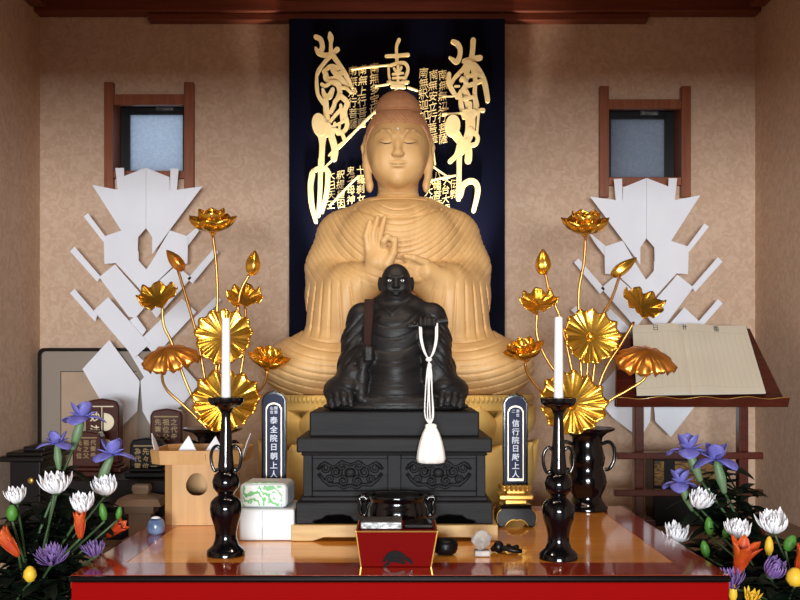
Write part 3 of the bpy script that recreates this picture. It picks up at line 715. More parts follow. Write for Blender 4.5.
# white cord with pouch hung over the scroll
ct = thing('tassel_cord', 'white looped cord ending in a white cloth pouch hanging from the black scroll', 'tassel', P(429,463,2.33))
Yc = 2.385; q = MB()
for d in (0,1.6):
    q.tube(spline([P(419.5+d*.4,327,2.420),P(419.5+d*.3,323.2,2.411),P(419.6+d,328,Yc+.012),P(420.5+d,340,Yc),P(424+d*.7,352,Yc),P(429,358+d*.6,Yc-.004),P(434-d*.7,352,Yc),P(437-d,340,Yc),P(437.4-d,328,Yc+.012),P(437.4-d*.3,322.2,2.411),P(437.4-d*.4,326,2.420)],6), .0019, 6)
q.build('loop', M['cord'], ct, smooth=True)
MB().ball(P(428.8,359.5,Yc-.004),(.008,.006,.006),10,6).ball(P(429.5,366,Yc-.006),(.006,.006,.008),10,6).build('knot', M['cord'], ct, smooth=True)
for k,(xa,xb) in enumerate(((427,425),(428,427.5),(429.5,430),(430.5,432.5),(431.5,433.5))):
    MB().tube(spline([P(429,362,Yc-.006),P(xa,372,Yc-.012),P((xa+xb)/2+(k%2)-.5,392,2.355),P(xb,415,2.338),P(430,425,2.332)],6), .0017, 6).build('strand', M['cord'], ct, smooth=True)
pc = P(431,424,2.33)
prof = [(0,.002),(.010,.0),(.0135,-.003),(.013,-.008),(.019,-.02),(.026,-.04),(.031,-.062),(.0335,-.08),(.031,-.089),(.02,-.092),(0,-.0925)]
MB().lathe(prof, pc, (0,0,1), 40, rip=.035, nrip=9, ey=.62).build('pouch', M['cloth'], ct, smooth=True)

# ---------------------------------------------------------------- carved pedestal and the board beneath it
pb = tag(MB().prism_xz([(wx(291,2.36),TZ+.0002),(wx(312,2.36),TZ+.0002),(wx(324,2.36),TZ+.009),(wx(470,2.36),TZ+.009),(wx(480,2.36),TZ+.0002),(wx(498,2.36),TZ+.0002),(wx(498,2.36),.822),(wx(291,2.36),.822)],2.36,2.70).build('plinth_board', M['lightwood'], None, bevel=.002, origin=(-.012,2.5,TZ)),'pale grained wooden board under the black carved pedestal','board')
pd = thing('carved_pedestal', 'black carved wooden pedestal with two openwork panels under the black statue', 'pedestal', (-.013,2.53,.8222))
cx = -.0135
def cbox(hw,y0,y1,z0,z1,name,bev=.003): return MB().box(cx-hw,cx+hw,y0,y1,z0,z1).build(name, M['pedwood'], pd, bevel=bev)
z0 = .8222
hw = .2335
notch = [(-hw,z0),(-.195,z0),(-.190,z0+.008),(-.172,z0+.012),(-.160,z0+.020),(-.125,z0+.022),(-.105,z0+.018),(-.095,z0+.006),(.095,z0+.006),(.105,z0+.018),(.125,z0+.022),(.160,z0+.020),(.172,z0+.012),(.190,z0+.008),(.195,z0),(hw,z0)]
tp = [(hw,.874),(-hw,.874)]
MB().prism_xz([(cx+x,z) for x,z in notch+tp],2.372,2.69).build('base', M['pedwood'], pd, bevel=.003)
MB().box(cx-.19,cx+.19,2.378,2.68,z0+.0005,z0+.03).build('cutout_shade', M['recess_shade'], pd)  # black block standing in for the shade inside the base cutouts
cbox(.224,2.379,2.685,.874,.886,'base_moulding',.005)
cbox(.214,2.402,2.68,.886,.985,'body',.002)
for x0,x1,za,zb in ((-.2175,-.196,.886,.988),(.196,.2175,.886,.988),(-.016,.016,.886,.988),(-.196,-.016,.886,.899),(.016,.196,.886,.899),(-.196,-.016,.976,.988),(.016,.196,.976,.988)):
    MB().box(cx+x0,cx+x1,2.386,2.404,za,zb).build('panel_frame', M['pedwood'], pd, bevel=.002)
for sgn in (-1,1):
    q = MB(); c0 = cx+sgn*.106; zc = .938
    def sp(x,z,r0,turn,dirn,start):
        return [(c0+x+ (r0*(1-t*.75))*math.cos(start+dirn*turn*t), 2.3985, zc+z+(r0*(1-t*.75))*math.sin(start+dirn*turn*t)) for t in [i/18 for i in range(19)]]
    for m_ in (-1,1):
        for (x,z,r0,st) in ((.060,.014,.014,0),(.034,.006,.013,2.6),(.048,-.012,.012,4),(.018,-.016,.012,1.2),(.022,.022,.010,3.4)):
            pts = sp(x,z,r0,7.5,1,st); pts = [(c0+(p[0]-c0)*m_, p[1], p[2]) for p in pts]
            q.tube(pts, .0042, 6)
        q.tube([(c0+m_*x,2.398,zc+z) for x,z in ((.078,.012),(.062,.028),(.04,.016),(.02,.030),(0,.022))], .0045, 6)
        q.tube([(c0+m_*x,2.398,zc+z) for x,z in ((.076,.002),(.064,-.014),(.05,-.026),(.03,-.024),(.016,-.033),(0,-.026))], .0048, 6)
    q.ball((c0,2.397,zc+.004),(.014,.006,.012),10,6)
    lab(q.build('openwork_carving', M['pedwood'], pd, smooth=True), 'cloud scroll carving')
cbox(.222,2.378,2.685,.984,.992,'neck_moulding',.004)
cbox(.232,2.370,2.69,.992,1.027,'ledge',.004)
cbox(.2055,2.418,2.69,1.027,1.0872,'top_block',.004)
# ================================================================ gilt lotus sprays in black vases
def petal_mesh(c, axis, ang, L, W, a0, a1, r0=.004, cup=.5, n=9, m=7):
    axis = Vector(axis).normalized(); ref = Vector((1,0,0)) if abs(axis.x) < .8 else Vector((0,1,0))
    u = (ref-axis*ref.dot(axis)).normalized(); w = axis.cross(u)
    rad = u*math.cos(ang)+w*math.sin(ang); tan = axis.cross(rad)
    r,z = [r0],[0.]
    for i in range(n-1):
        a = a0+(a1-a0)*(i+.5)/(n-1); r.append(r[-1]+L/(n-1)*math.sin(a)); z.append(z[-1]+L/(n-1)*math.cos(a))
    def fn(s,t):
        i = min(int(round(t*(n-1))),n-1); q = 2*s-1
        wt = W*max(.04,(math.sin(PI*min(1,.14+.86*t)**1.35))**.6)
        a = a0+(a1-a0)*t
        return c+rad*(r[i]-cup*q*q*wt*math.cos(a))+axis*(z[i]+cup*q*q*wt*math.sin(a))+tan*(q*wt)
    return MB().sheet(fn, m, n)
def lotus_flower(root, c, axis, R, rings=((7,98,18,1.0),(6,66,-5,.9),(5,38,-25,.72)), mt='gold'):
    h = thing_part('flower', root, c)
    for k,(n,a0,a1,sc) in enumerate(rings):
        for i in range(n):
            petal_mesh(Vector(c), axis, 2*PI*(i+.5*(k%2))/n+.2, R*1.2*sc, R*.50*sc, math.radians(a0), math.radians(a1)).build('petal', M[mt], h, smooth=True, solid=.0018)
    return h
def thing_part(name, root, c):
    o = MB().lathe([(.0,-.012),(.007,-.01),(.012,-.002),(.010,.006),(.0,.008)], c, (0,0,1), 14).build(name, M['gold'], root, smooth=True)
    return o
def leaf_disc(root, c, nrm, R, cup=.0, amp=.10, n=11, ell=1.0, fold=0, rot=0, phase=0, mt='gold', edge=.0):
    nrm = Vector(nrm).normalized(); ref = Vector((1,0,0))
    u = (ref-nrm*ref.dot(nrm)).normalized(); w = nrm.cross(u)
    u,w = u*math.cos(rot)+w*math.sin(rot), w*math.cos(rot)-u*math.sin(rot)
    c = Vector(c)
    def fn(s,t):
        th = 2*PI*s; rr = t
        rad = R*rr*(1+.05*math.sin(n*th+phase)*rr**4+.04*math.sin(3*th+phase))
        x,y = rad*math.cos(th), rad*math.sin(th)*ell
        z = R*(cup*rr*rr + edge*max(0,rr-.6)**2*4 + amp*rr**3.4*(math.sin(n*th+phase)+.45*math.sin((2*n-3)*th+2*phase)) + .020*rr*rr*math.sin(2*n*th+1) + .5*amp*rr**2*math.sin(3*th+2+phase) + fold*(x/R)**2)
        return c+u*x+w*y+nrm*z
    return MB().sheet(fn, 96, 12, closed_u=True).build('leaf', M[mt], root, smooth=True, solid=.0016)
def stem(root, pts, Y, r=.0042, name='stem', m='goldstem', ys=None):
    return MB().tube(spline([P(x,y,(ys[i] if ys else Y)) for i,(x,y) in enumerate(pts)],6), r, 8).build(name, M[m], root, smooth=True)
def bud(root, c, axis, L, R, mt='gold'):
    prof = [(0,-L*.5),(R*.5,-L*.46),(R*.92,-L*.28),(R,-L*.08),(R*.86,L*.12),(R*.5,L*.34),(R*.16,L*.48),(0,L*.52)]
    pf = [(p.x,p.y) for p in spline([(a,b,0) for a,b in prof],4)]
    return MB().lathe([(max(0,a),b) for a,b in pf], c, axis, 24, rip=.09, nrip=5, twist=.10).build('bud', M[mt], root, smooth=True)
VY = 2.87
def vase(cxpx, label, rm):
    c = P(cxpx, 510, VY); c.z = TZ+.0003; k = VY/1000
    v = thing('lotus_vase', label, 'vase', c)
    prof = [(0,0),(20,0),(20.5,3),(18,6),(15,10),(14,14),(17,20),(19.5,28),(18,36),(15.5,42),(17,46),(18,52),(16,60),(14.5,68),(15.5,73),(20,77),(rm,80),(rm+.5,82),(rm-1,82.5),(18,79),(12,73),(11,60),(0,58)]
    MB().lathe([(a*k,b*k) for a,b in prof], c, seg=48).build('body', M['lacquer'], v, smooth=True, auto=60)
    for s in (-1,1):
        MB().tube(spline([c+Vector((s*a*k,0,b*k)) for a,b in ((15,66),(22,68),(27,62),(27,50),(23,42),(18,40))],6), .0055, 8).build('handle', M['lacquer'], v, smooth=True)
    return v, c
vR,cR = vase(587, 'black lacquer two handled vase behind the right candlestick', 27)
vL,cL = vase(213, 'black lacquer vase behind the pale offering stand', 29)
YA = 2.86
# left spray
g = thing('gilt_lotus_spray', 'gilt lotus spray behind the left candle, its flowers leaning over the offering stand', 'ornament', cL+Vector((0,0,.2)), 'gilt lotus sprays')
b0 = (213,437)
def pth(*p): return list(p)+[b0,(213,450)]
def ysn(Y0,n): return [Y0]*(n-2)+[2.87,2.87]
def gst(pts, Y0=YA): q = pth(*pts); stem(g, q, Y0, ys=[Y0+(2.87-Y0)*min(1,max(0,(i-0)/(len(q)-1))) for i in range(len(q))])
def gld(px,py,dy=0): return P(px,py,YA+dy)
lotus_flower(g, gld(212.7,231), (0,-.30,1), .071); gst([(212.7,234),(216,262),(217.5,295),(216,340),(216,383)])
bud(g, gld(175,260.5,.03), (-.62,-.1,.78), .075, .018, 'bronzegold'); gst([(178,270),(186,297),(196,332),(203,368),(209,405)], YA+.03)
bud(g, gld(253,263,.02), (.18,-.1,1), .072, .021); gst([(250,273),(240,294),(236,330),(226,380)], YA+.02)
leaf_disc(g, gld(159,300,.0), (-.12,-.66,.74), .058, cup=.30, amp=.11, n=8, fold=.12, phase=.6); gst([(162,306),(164,326),(172,343),(185,380),(203,420)])
leaf_disc(g, gld(244.5,300,.03), (.12,-.62,.78), .053, cup=.28, amp=.12, n=8, fold=.10, phase=2.2); gst([(245,306),(246,325),(244,352),(236,390)], YA+.03)
leaf_disc(g, gld(167.5,349,-.05), (-.08,-.50,.86), .080, cup=-.34, amp=.085, n=12, ell=.85, fold=-.12, phase=1.1, rot=.1, mt='bronzegold', edge=-.15); gst([(166,356),(162,376),(167,390),(180,402),(197,418)], YA-.05)
leaf_disc(g, gld(224,337,-.03), (.0,-1,.22), .080, cup=.14, amp=.055, n=13); gst([(222,338),(220,360),(216,400)], YA-.01)
MB().ball(gld(224,336.5,-.036),(.011,.006,.011)).build('leaf_centre', M['gold'], g, smooth=True)
lotus_flower(g, gld(267,367,-.02), (.25,-.35,1), .060, ((6,92,25,1.0),(6,58,0,.9))); gst([(267,371),(264,384),(252,398),(235,415)], YA-.02)
leaf_disc(g, gld(226,402,-.08), (.02,-1,.5), .092, cup=.16, amp=.06, n=13, phase=.5); gst([(225,404),(220,420)], YA-.06)
MB().ball(gld(226,402,-.088),(.012,.007,.012)).build('leaf_centre', M['gold'], g, smooth=True)
# right spray
g = thing('gilt_lotus_spray', 'gilt lotus spray behind the right candle, reaching in front of the open book', 'ornament', cR+Vector((0,0,.2)), 'gilt lotus sprays')
b0 = (587,437)
def pth(*p): return list(p)+[b0,(587,450)]
lotus_flower(g, gld(585,233), (0,-.34,1), .071); gst([(585.5,237),(584,262),(579,290),(579,320),(582,385)])
bud(g, gld(543,262,.02), (-.03,-.1,1), .074, .022); gst([(545,272),(550,294),(560,318),(572,370)], YA+.02)
bud(g, gld(624,267,.03), (.80,-.1,.6), .088, .017); gst([(620,275),(612,298),(601,321),(594,370)], YA+.03)
leaf_disc(g, gld(538.5,305,.0), (-.1,-.62,.78), .054, cup=.30, amp=.12, n=8, fold=.10, phase=2.0); gst([(537,312),(537,335),(545,356),(560,380),(575,412)])
leaf_disc(g, gld(641,307,.0), (.22,-.68,.70), .060, cup=.28, amp=.11, n=8, fold=.12, phase=.4); gst([(634,322),(621,344),(604,372),(592,410)])
leaf_disc(g, gld(591,337,-.03), (.05,-1,.28), .079, cup=.14, amp=.055, n=13, phase=1); gst([(590,338),(588,360),(586,400)], YA-.01)
MB().ball(gld(591,336.5,-.036),(.011,.006,.011)).build('leaf_centre', M['gold'], g, smooth=True)
leaf_disc(g, gld(647,351,-.05), (.05,-.50,.86), .086, cup=-.32, amp=.085, n=13, ell=.85, fold=-.12, phase=2.1, rot=-.05, mt='bronzegold', edge=-.15); gst([(649,362),(645,378),(628,390),(607,403),(594,425)], YA-.05)
lotus_flower(g, gld(526,358,-.02), (-.25,-.35,1), .060, ((6,92,25,1.0),(6,58,0,.9))); gst([(525,363),(528,374),(540,390),(560,412)], YA-.02)
leaf_disc(g, gld(572,404,-.08), (.02,-1,.42), .092, cup=.16, amp=.06, n=13, phase=1.5); gst([(574,406),(580,420)], YA-.06)
MB().ball(gld(572,404,-.088),(.012,.007,.012)).build('leaf_centre', M['gold'], g, smooth=True)

# ================================================================ candlesticks and candles
def candlestick(pxc, Y, label):
    c = P(pxc,557,Y); c.z = TZ+.0003; k = 2.19/1000
    r = thing('candlestick', label, 'candlestick', c, 'altar candlesticks')
    prof = [(0,0),(19,0),(19,4),(17.5,6),(13,10),(11,16),(10.6,22),(12.2,30),(15,39),(16,46),(15.2,53),(11.5,57.5),(8,60),(8.5,62),(9.5,63),(12.8,67.5),(13.6,74),(11.5,80.5),(7.5,83.5),(8.3,86),(8.0,90),(7.3,96),(6.2,110),(5.2,127),(4.6,138),(4.9,142),(6.5,145),(8,147.5),(15,150),(17.6,153.5),(17.8,157.5),(16.2,157.8),(13,154),(5,153),(0,153)]
    MB().lathe([(a*k,b*k) for a,b in prof], c, seg=48).build('stand', M['lacquer'], r, smooth=True, auto=50)
    for s in (-1,1):
        MB().tube(spline([c+Vector((s*a*k,0,b*k)) for a,b in ((5.6,106),(9,109),(13,106),(15,99),(14,90),(11,84),(8,86))],6), [.0036]*37, 8).build('handle', M['lacquer'], r, smooth=True)
    cd = thing('candle', '', 'candle', c+Vector((0,0,153.2*k)), 'altar candles')
    MB().lathe([(0,0),(.0105,0),(.0088,.18),(.0080,.183),(0,.1835)], c+Vector((0,0,153.2*k)), seg=24).build('wax', M['candle'], cd, smooth=True, auto=40)
    MB().tube([c+Vector((0,0,153.2*k+.1835)),c+Vector((.0004,0,153.2*k+.190))], .0009, 6).build('wick', M['wick'], cd)
    return r, cd
_, cd = candlestick(226,2.19,'tall black lacquer candlestick in front of the pale offering stand'); cd['label'] = 'unlit white candle on the candlestick before the offering stand'
_, cd = candlestick(558.5,2.15,'tall black lacquer candlestick beside the right hand memorial tablet'); cd['label'] = 'unlit white candle on the candlestick before the right gilt leaves'

# ================================================================ memorial tablets flanking the pedestal
def memorial(pxc, top, label, small, main):
    Y = 2.6; k = Y/1000; base = P(pxc,525,Y); base.z = TZ+.0003
    r = thing('memorial_tablet', label, 'memorial tablet', base, 'navy memorial tablets')
    def q(x,z): return (base.x+x*k, base.z+z*k)
    H = 525-top; hw = 12.4; z0 = 40
    arch = [(-hw,z0),(hw,z0),(hw,H-10),(hw-2.4,H-5),(hw*.55,H-2),(1.8,H-.8),(0,H+1),(-1.8,H-.8),(-hw*.55,H-2),(-hw+2.4,H-5),(-hw,H-10)]
    MB().prism_xz([q(*p) for p in arch],Y-.012,Y+.012).build('plaque', M['lacquer'], r, bevel=.002)
    def archp(w,h0,h1): return [(-w,h0),(w,h0),(w,h1-5.5),(w*.75,h1-2),(w*.35,h1-.4),(0,h1),(-w*.35,h1-.4),(-w*.75,h1-2),(-w,h1-5.5)]
    MB().prism_xz([q(*p) for p in archp(10.3,z0+3,H-3.5)],Y-.0135,Y-.012).build('field', M['ihainavy'], r)
    a1,a2 = archp(7.9,z0+4.5,H-12), archp(7.0,z0+7,H-13.4); b = MB(); n = len(a1)
    vs = [(*[q(*p)[0]],Y-.0148,q(*p)[1]) for p in a1]+[(*[q(*p)[0]],Y-.0148,q(*p)[1]) for p in a2]
    vs += [(v[0],Y-.0133,v[2]) for v in vs]
    fs = []
    for i in range(n):
        j=(i+1)%n; fs += [(i,j,n+j,n+i),(2*n+i,2*n+j,j,i),(n+i,n+j,3*n+j,3*n+i)]
    lab(b.add(vs,fs).build('border_line', M['silverwhite'], r),'thin pale border')
    t = MB()
    def pl(zc,xc=0): return lambda u,v,f: (base.x+xc*k+u, Y-(.0148 if f else .0133), base.z+zc*k+v)
    for i,ch in enumerate(small):
        text_into(t, ch, 3.6*k, pl(H-17.5-4*(i//2), (2.1 if i%2==0 else -2.1)), 1, .01)
    n = len(main); zt = H-29.5; zb = z0+11.5
    for i,ch in enumerate(main): text_into(t, ch, 7.6*k, pl(zt+(zb-zt)*i/(n-1)), 1, .012)
    lab(t.build('lettering', M['ihaiwhite'], r), 'pale vertical characters')
    g = MB()
    for i in range(7):
        for j in range(2): g.ball((base.x+(i-3)*4.5*k, Y-.026+.052*j, base.z+38*k),(.0062,.008,.0085),8,6)
    for j in range(3):
        for s in (-1,1): g.ball((base.x+s*14*k, Y-.014+.014*j, base.z+38*k),(.006,.006,.0085),8,6)
    g.box(base.x-13.5*k,base.x+13.5*k,Y-.026,Y+.026,base.z+35.5*k,base.z+40*k)
    g.build('lotus_tier', M['goldtrim'], r, smooth=True, auto=40)
    for hw_,d,za,zb,m in ((9.5,.02,31.5,35.5,'goldtrim'),(17,.033,26.5,31.5,'goldtrim'),(11,.024,21.5,26.5,'goldtrim'),(15.5,.03,19,21.5,'lacquer')):
        MB().box(base.x-hw_*k,base.x+hw_*k,Y-d,Y+d,base.z+za*k,base.z+zb*k).build('base_tier', M[m], r, bevel=.003)
    foot = [(-17,0),(-14,0),(-11,1.5),(-9,4.5),(-4,6.5),(4,6.5),(9,4.5),(11,1.5),(14,0),(17,0),(19.5,4),(20.2,9.5),(19,14),(16.5,17.5),(14,19),(-14,19),(-16.5,17.5),(-19,14),(-20.2,9.5),(-19.5,4)]
    MB().prism_xz([q(*p) for p in foot],Y-.038,Y+.038).build('foot', M['satinblack'], r, bevel=.003)
    e = MB(); e.tube(spline([(q(*p)[0],Y-.0388,q(*p)[1]) for p in ((-11.5,1),(-8.5,5.2),(-4,7.4),(0,7.0),(4,7.4),(8.5,5.2),(11.5,1))],5),.0012,6)
    for s in (-1,1): e.tube(spline([(q(*p)[0],Y-.0388,q(*p)[1]) for p in ((s*15,18),(s*18.5,14),(s*19.6,9),(s*18.5,3.5))],5),.0009,6)
    e.build('gold_line', M['goldtrim'], r, smooth=True)
memorial(274.5,390.5,'navy and black memorial tablet standing behind the wrapped white boxes','開山第世','泰全院日朝上人')
memorial(515,393.5,'navy and black memorial tablet with gold tiers right of the black pedestal','第二世','信行院日厳上人')

# ================================================================ offering stand with folded papers
sY = 2.68; sX = wx(199,2.62)
ss = thing('offering_stand', 'pale wooden offering stand with a tray and a round cutout in its side', 'offering stand', (sX,sY,TZ))
k = 2.6/1000; hw = .088; ch = .024; zt = .944
def octo(h,c): return [(-h+c,-h),(h-c,-h),(h,-h+c),(h,h-c),(h-c,h),(-h+c,h),(-h,h-c),(-h,-h+c)]
o8 = octo(hw,ch)
for i in range(1,8):
    (xa,ya),(xb,yb) = o8[i],o8[(i+1)%8]
    d = Vector((xb-xa,yb-ya,0)).normalized(); nn = Vector((d.y,-d.x,0))*(-.006)
    p = [Vector((sX+xa,sY+ya,0)),Vector((sX+xb,sY+yb,0))]; p += [p[1]+nn,p[0]+nn]
    MB().prism([(v.x,v.y) for v in p], lambda q_,s_: (q_[0],q_[1],(TZ+.0003,zt)[s_])).build('side_panel', M['sanbowood'], ss)
# front panel with cloud shaped opening
fw = hw-ch; zc = TZ+(zt-TZ)*.66; yf = sY-hw
angs = sorted(set([i*2*PI/64 for i in range(64)] + [math.atan2(z-zc,x)%(2*PI) for x in (-fw,fw) for z in (TZ+.0003,zt)]))
inn=[];out=[]
for a in angs:
    r = .0265*(1+.09*abs(math.sin(1.5*(a+PI/2)))); inn.append((sX+r*math.cos(a),zc+r*1.05*math.sin(a)))
    tx = fw/abs(math.cos(a)) if abs(math.cos(a))>1e-6 else 1e9
    zz = (zt-zc) if math.sin(a)>0 else (zc-TZ-.0003); tz = zz/abs(math.sin(a)) if abs(math.sin(a))>1e-6 else 1e9
    t_ = min(tx,tz); out.append((sX+t_*math.cos(a),zc+t_*math.sin(a)))
n = len(angs); vs = [(p[0],y,p[1]) for y in (yf,yf+.006) for lst in (inn,out) for p in lst]; fs=[]
for i in range(n):
    j=(i+1)%n; fs += [(i,j,n+j,n+i),(2*n+i,3*n+i,3*n+j,2*n+j),(i,2*n+i,2*n+j,j),(n+i,n+j,3*n+j,3*n+i)]
MB().add(vs,fs).build('front_panel', M['sanbowood'], ss)
MB().prism_xy([(sX+x,sY+y) for x,y in octo(.110,.026)], zt, zt+.005).build('tray_bottom', M['sanbowood'], ss)
w1 = octo(.116,.028); w2 = octo(.121,.03)
for i in range(8):
    j=(i+1)%8; A=[Vector((sX+w1[q][0],sY+w1[q][1],zt)) for q in (i,j)]; Bq=[Vector((sX+w2[q][0],sY+w2[q][1],zt+.036)) for q in (j,i)]
    ctr = Vector((sX,sY,0)); ins=[]
    for v in A+Bq:
        d = Vector((v.x-sX,v.y-sY,0)); ins.append(v-d*.045)
    MB().add(A+Bq+ins,[(0,1,2,3),(7,6,5,4),(0,4,5,1),(1,5,6,2),(2,6,7,3),(3,7,4,0)]).build('tray_side', M['sanbowood'], ss)
st = MB()
for dz in (.012,.018,.024): st.box(sX+.028,sX+.0295,sY-.1205,sY-.117,zt+dz,zt+dz+.003)
lab(st.build('stitch', M['tabletred'], ss),'dark bark stitches')
zt2 = zt+.0055
def folded(xc, yy, w, h, label, lean=.03):
    m = MB(); m.add([(xc-w,yy,zt2),(xc+w,yy,zt2),(xc,yy+lean,zt2+h),(xc-w,yy+.004,zt2),(xc+w,yy+.004,zt2),(xc,yy+lean+.004,zt2+h)],[(0,1,2),(5,4,3),(0,3,4,1),(1,4,5,2),(2,5,3,0)])
    tag(m.build('folded_paper', M['paper'], None, origin=(xc,yy,zt2)), label, 'paper', 'papers in the offering tray')
folded(wx(187,2.62), 2.61, .040, .064, 'white folded paper peak in the tray, left of the candlestick stem')
folded(wx(213,2.62), 2.625, .038, .062, 'white folded paper peak in the tray, behind the candlestick stem')
for px,s,label in ((160,-1,'white paper slip standing at the left end of the offering tray'),(243,1,'white paper slip standing at the right end of the offering tray')):
    x = wx(px,2.62)-s*.001; m = MB(); y = 2.62
    m.prism([(y-.03,zt2),(y+.02,zt2),(y+.012,zt2+.055),(y-.004,zt2+.072),(y-.024,zt2+.05)], lambda p,q_: (x+s*((p[1]-zt2)*.30)+(q_*.002-.001),p[0],p[1]))
    tag(m.build('paper_slip', M['paper'], None, origin=(x,y,zt2)), label, 'paper', 'papers in the offering tray')

# ================================================================ wrapped boxes
def rotbox(x0,x1,y0,y1,z0,z1,ang): 
    c = Vector(((x0+x1)/2,(y0+y1)/2,0)); return MB().box(x0,x1,y0,y1,z0,z1,Matrix.Rotation(ang,3,'Z'),c)
x0,x1 = wx(238,2.36),wx(293,2.36)
wb = thing('wrapped_box','flat white wrapped box lying under the green patterned package','box',((x0+x1)/2,2.44,TZ))
rotbox(x0,x1,2.365,2.53,TZ+.0003,.858,.03).build('box', M['whitewrap'], wb, bevel=.005)
xx = wx(262,2.36); MB().box(xx-.0008,xx+.0008,2.3628,2.3645,TZ+.004,.855).build('fold_seam', M['silver'], wb)
x0,x1 = wx(241,2.40),wx(289,2.40)
gb = thing('wrapped_package','plump white package with green leaf print on the flat white box','package',((x0+x1)/2,2.44,.8585))
m_ = rotbox(x0,x1,2.385,2.51,.8585,.917,-.05)
o = m_.build('package', M['whitewrap'], gb, bevel=.012)
m_ = MB(); cc = Vector(((x0+x1)/2,2.4475,0)); Rz = Matrix.Rotation(-.05,3,'Z')
for (xa,xb,ya,yb,za,zb) in ((x0+.010,x1-.012,2.3842,2.3855,.864,.912),):
    m_.box(xa,xb,ya,yb,za,zb,Rz,cc)
m_.box(x0+.012,x1-.03,2.395,2.43,.9165,.9175,Rz,cc)
lab(m_.build('printed_band', M['greenwrap'], gb), 'green leaf print')
# ================================================================ small things at the front of the table
rb = thing('red_box', 'red lacquer box with gold edges standing before the incense burner', 'box', P(396,567,2.06))
z0 = TZ+.0003; z1 = 1.2-.165*2.07
xa,xb,xc_,xd = wx(361,2.06),wx(431,2.06),wx(437,2.07),wx(356.5,2.07); D = .14
vs = [(xa,2.06,z0),(xb,2.06,z0),(xc_,2.05,z1),(xd,2.05,z1),(xa,2.06+D-.01,z0),(xb,2.06+D-.01,z0),(xc_,2.06+D,z1),(xd,2.06+D,z1)]
MB().add(vs,[(0,1,2,3),(5,4,7,6),(0,4,5,1),(1,5,6,2),(2,6,7,3),(3,7,4,0)]).build('case', M['redbox'], rb, bevel=.0015)
e = MB(); off = Vector((0,-.0006,0))
for i,j in ((0,3),(1,2),(3,2)): e.tube([Vector(vs[i])+off,Vector(vs[j])+off],.0017,6)
e.tube([Vector(vs[3]),Vector(vs[7])],.0015,6).tube([Vector(vs[2]),Vector(vs[6])],.0015,6)
e.build('gold_edge', M['goldtrim'], rb)
# dark crest on the box front
cr = MB(); fy = lambda z: 2.06-.01*(z-z0)/(z1-z0)-.0012
def crest(x,y,k): z = 1.2+(365-y)*2.055/1000; return ((x-400)*2.055/1000, fy(z)-(.001 if k else 0), z)
for s_,w_ in (([(384,561),(389,556),(396,554),(403,556)],[3,6,7,5]),([(403,558),(409,560),(412,564)],[3,4,2]),([(390,560),(397,560),(404,563)],[4,5,3]),([(385,566),(389,563)],3)): stroke(cr, s_, w_, crest)
lab(cr.build('crest', M['satinblack'], rb),'dark crest on the front')
MB().box(wx(361,2.1),wx(402,2.1),2.075,2.15,z1+.0003,z1+.016).build('silver_block', M['silver'], rb, bevel=.002)
cs = MB().box(wx(404,2.1),wx(433,2.1),2.08,2.15,z1+.0003,z1+.012)
cs.build('black_case', M['lacquer'], rb, bevel=.003)
bY = 2.284; bc = P(397,540,bY); bc.z = TZ+.0003; k = bY/1000
ib = thing('incense_burner','round glossy black incense burner behind the red box','incense burner',bc)
prof = [(0,0),(18,0),(19,3),(16,7),(18,11),(26,17),(31,26),(32.5,35),(31,43),(29,47),(30,50),(31,51.5),(30.5,53.5),(27,53.5),(26,49),(0,48)]
MB().lathe([(a*k,b*k*.98) for a,b in prof], bc, seg=56).build('bowl', M['lacquer'], ib, smooth=True, auto=50)
MB().lathe([(0,49*k),(25.5*k,49*k),(22*k,52*k),(10*k,54.5*k),(0,55*k)], bc, seg=40).build('ash', M['satinblack'], ib, smooth=True)
for s in (-1,1):
    MB().tube(spline([bc+Vector((s*a*k,0,b*k)) for a,b in ((30,33),(35,32),(37,37),(36.5,44),(37.5,49),(33,50),(30,47))],5), .0055, 8).build('handle', M['lacquer'], ib, smooth=True)
c = P(445.5,553,2.2); c.z = TZ+.0003; k = 2.2/1000
rd = thing('lidded_jar','small round black lidded jar right of the red box','jar',c)
MB().lathe([(a*k,b*k) for a,b in ((0,0),(8,0),(11,2),(12.3,6),(12.2,8.6),(0,8.7))],c,seg=36).build('body',M['satinblack'],rd,smooth=True,auto=50)
MB().lathe([(a*k,b*k) for a,b in ((0,8.8),(12.4,8.8),(12.3,11),(10.5,14.2),(7,15.4),(0,15.8))],c,seg=36).build('lid',M['satinblack'],rd,smooth=True,auto=50)
# rough stone on a small block
c = P(482,557,2.18); c.z = TZ+.0003
stn = thing('mineral_stone','rough grey white stone on a small block near the table front','stone',c)
MB().box(c.x-.017,c.x+.017,c.y-.014,c.y+.014,c.z,c.z+.013).build('block', M['stone'], stn, bevel=.003)
bm = bmesh.new(); bmesh.ops.create_icosphere(bm, subdivisions=3, radius=1)
rng = random.Random(4); dirs = [Vector((rng.uniform(-1,1),rng.uniform(-1,1),rng.uniform(-1,1))).normalized() for _ in range(14)]
vs=[]
for v in bm.verts:
    d = v.co.normalized(); s = min([1.0]+[.78/max(.05,d.dot(q)) for q in dirs if d.dot(q)>.78]); vs.append(c+Vector((0,0,.034))+Vector((d.x*.024,d.y*.02,d.z*.023+d.x*.003))*s)
MB().add(vs,[tuple(v.index for v in f.verts) for f in bm.faces]).build('rock', M['stone'], stn); bm.free()
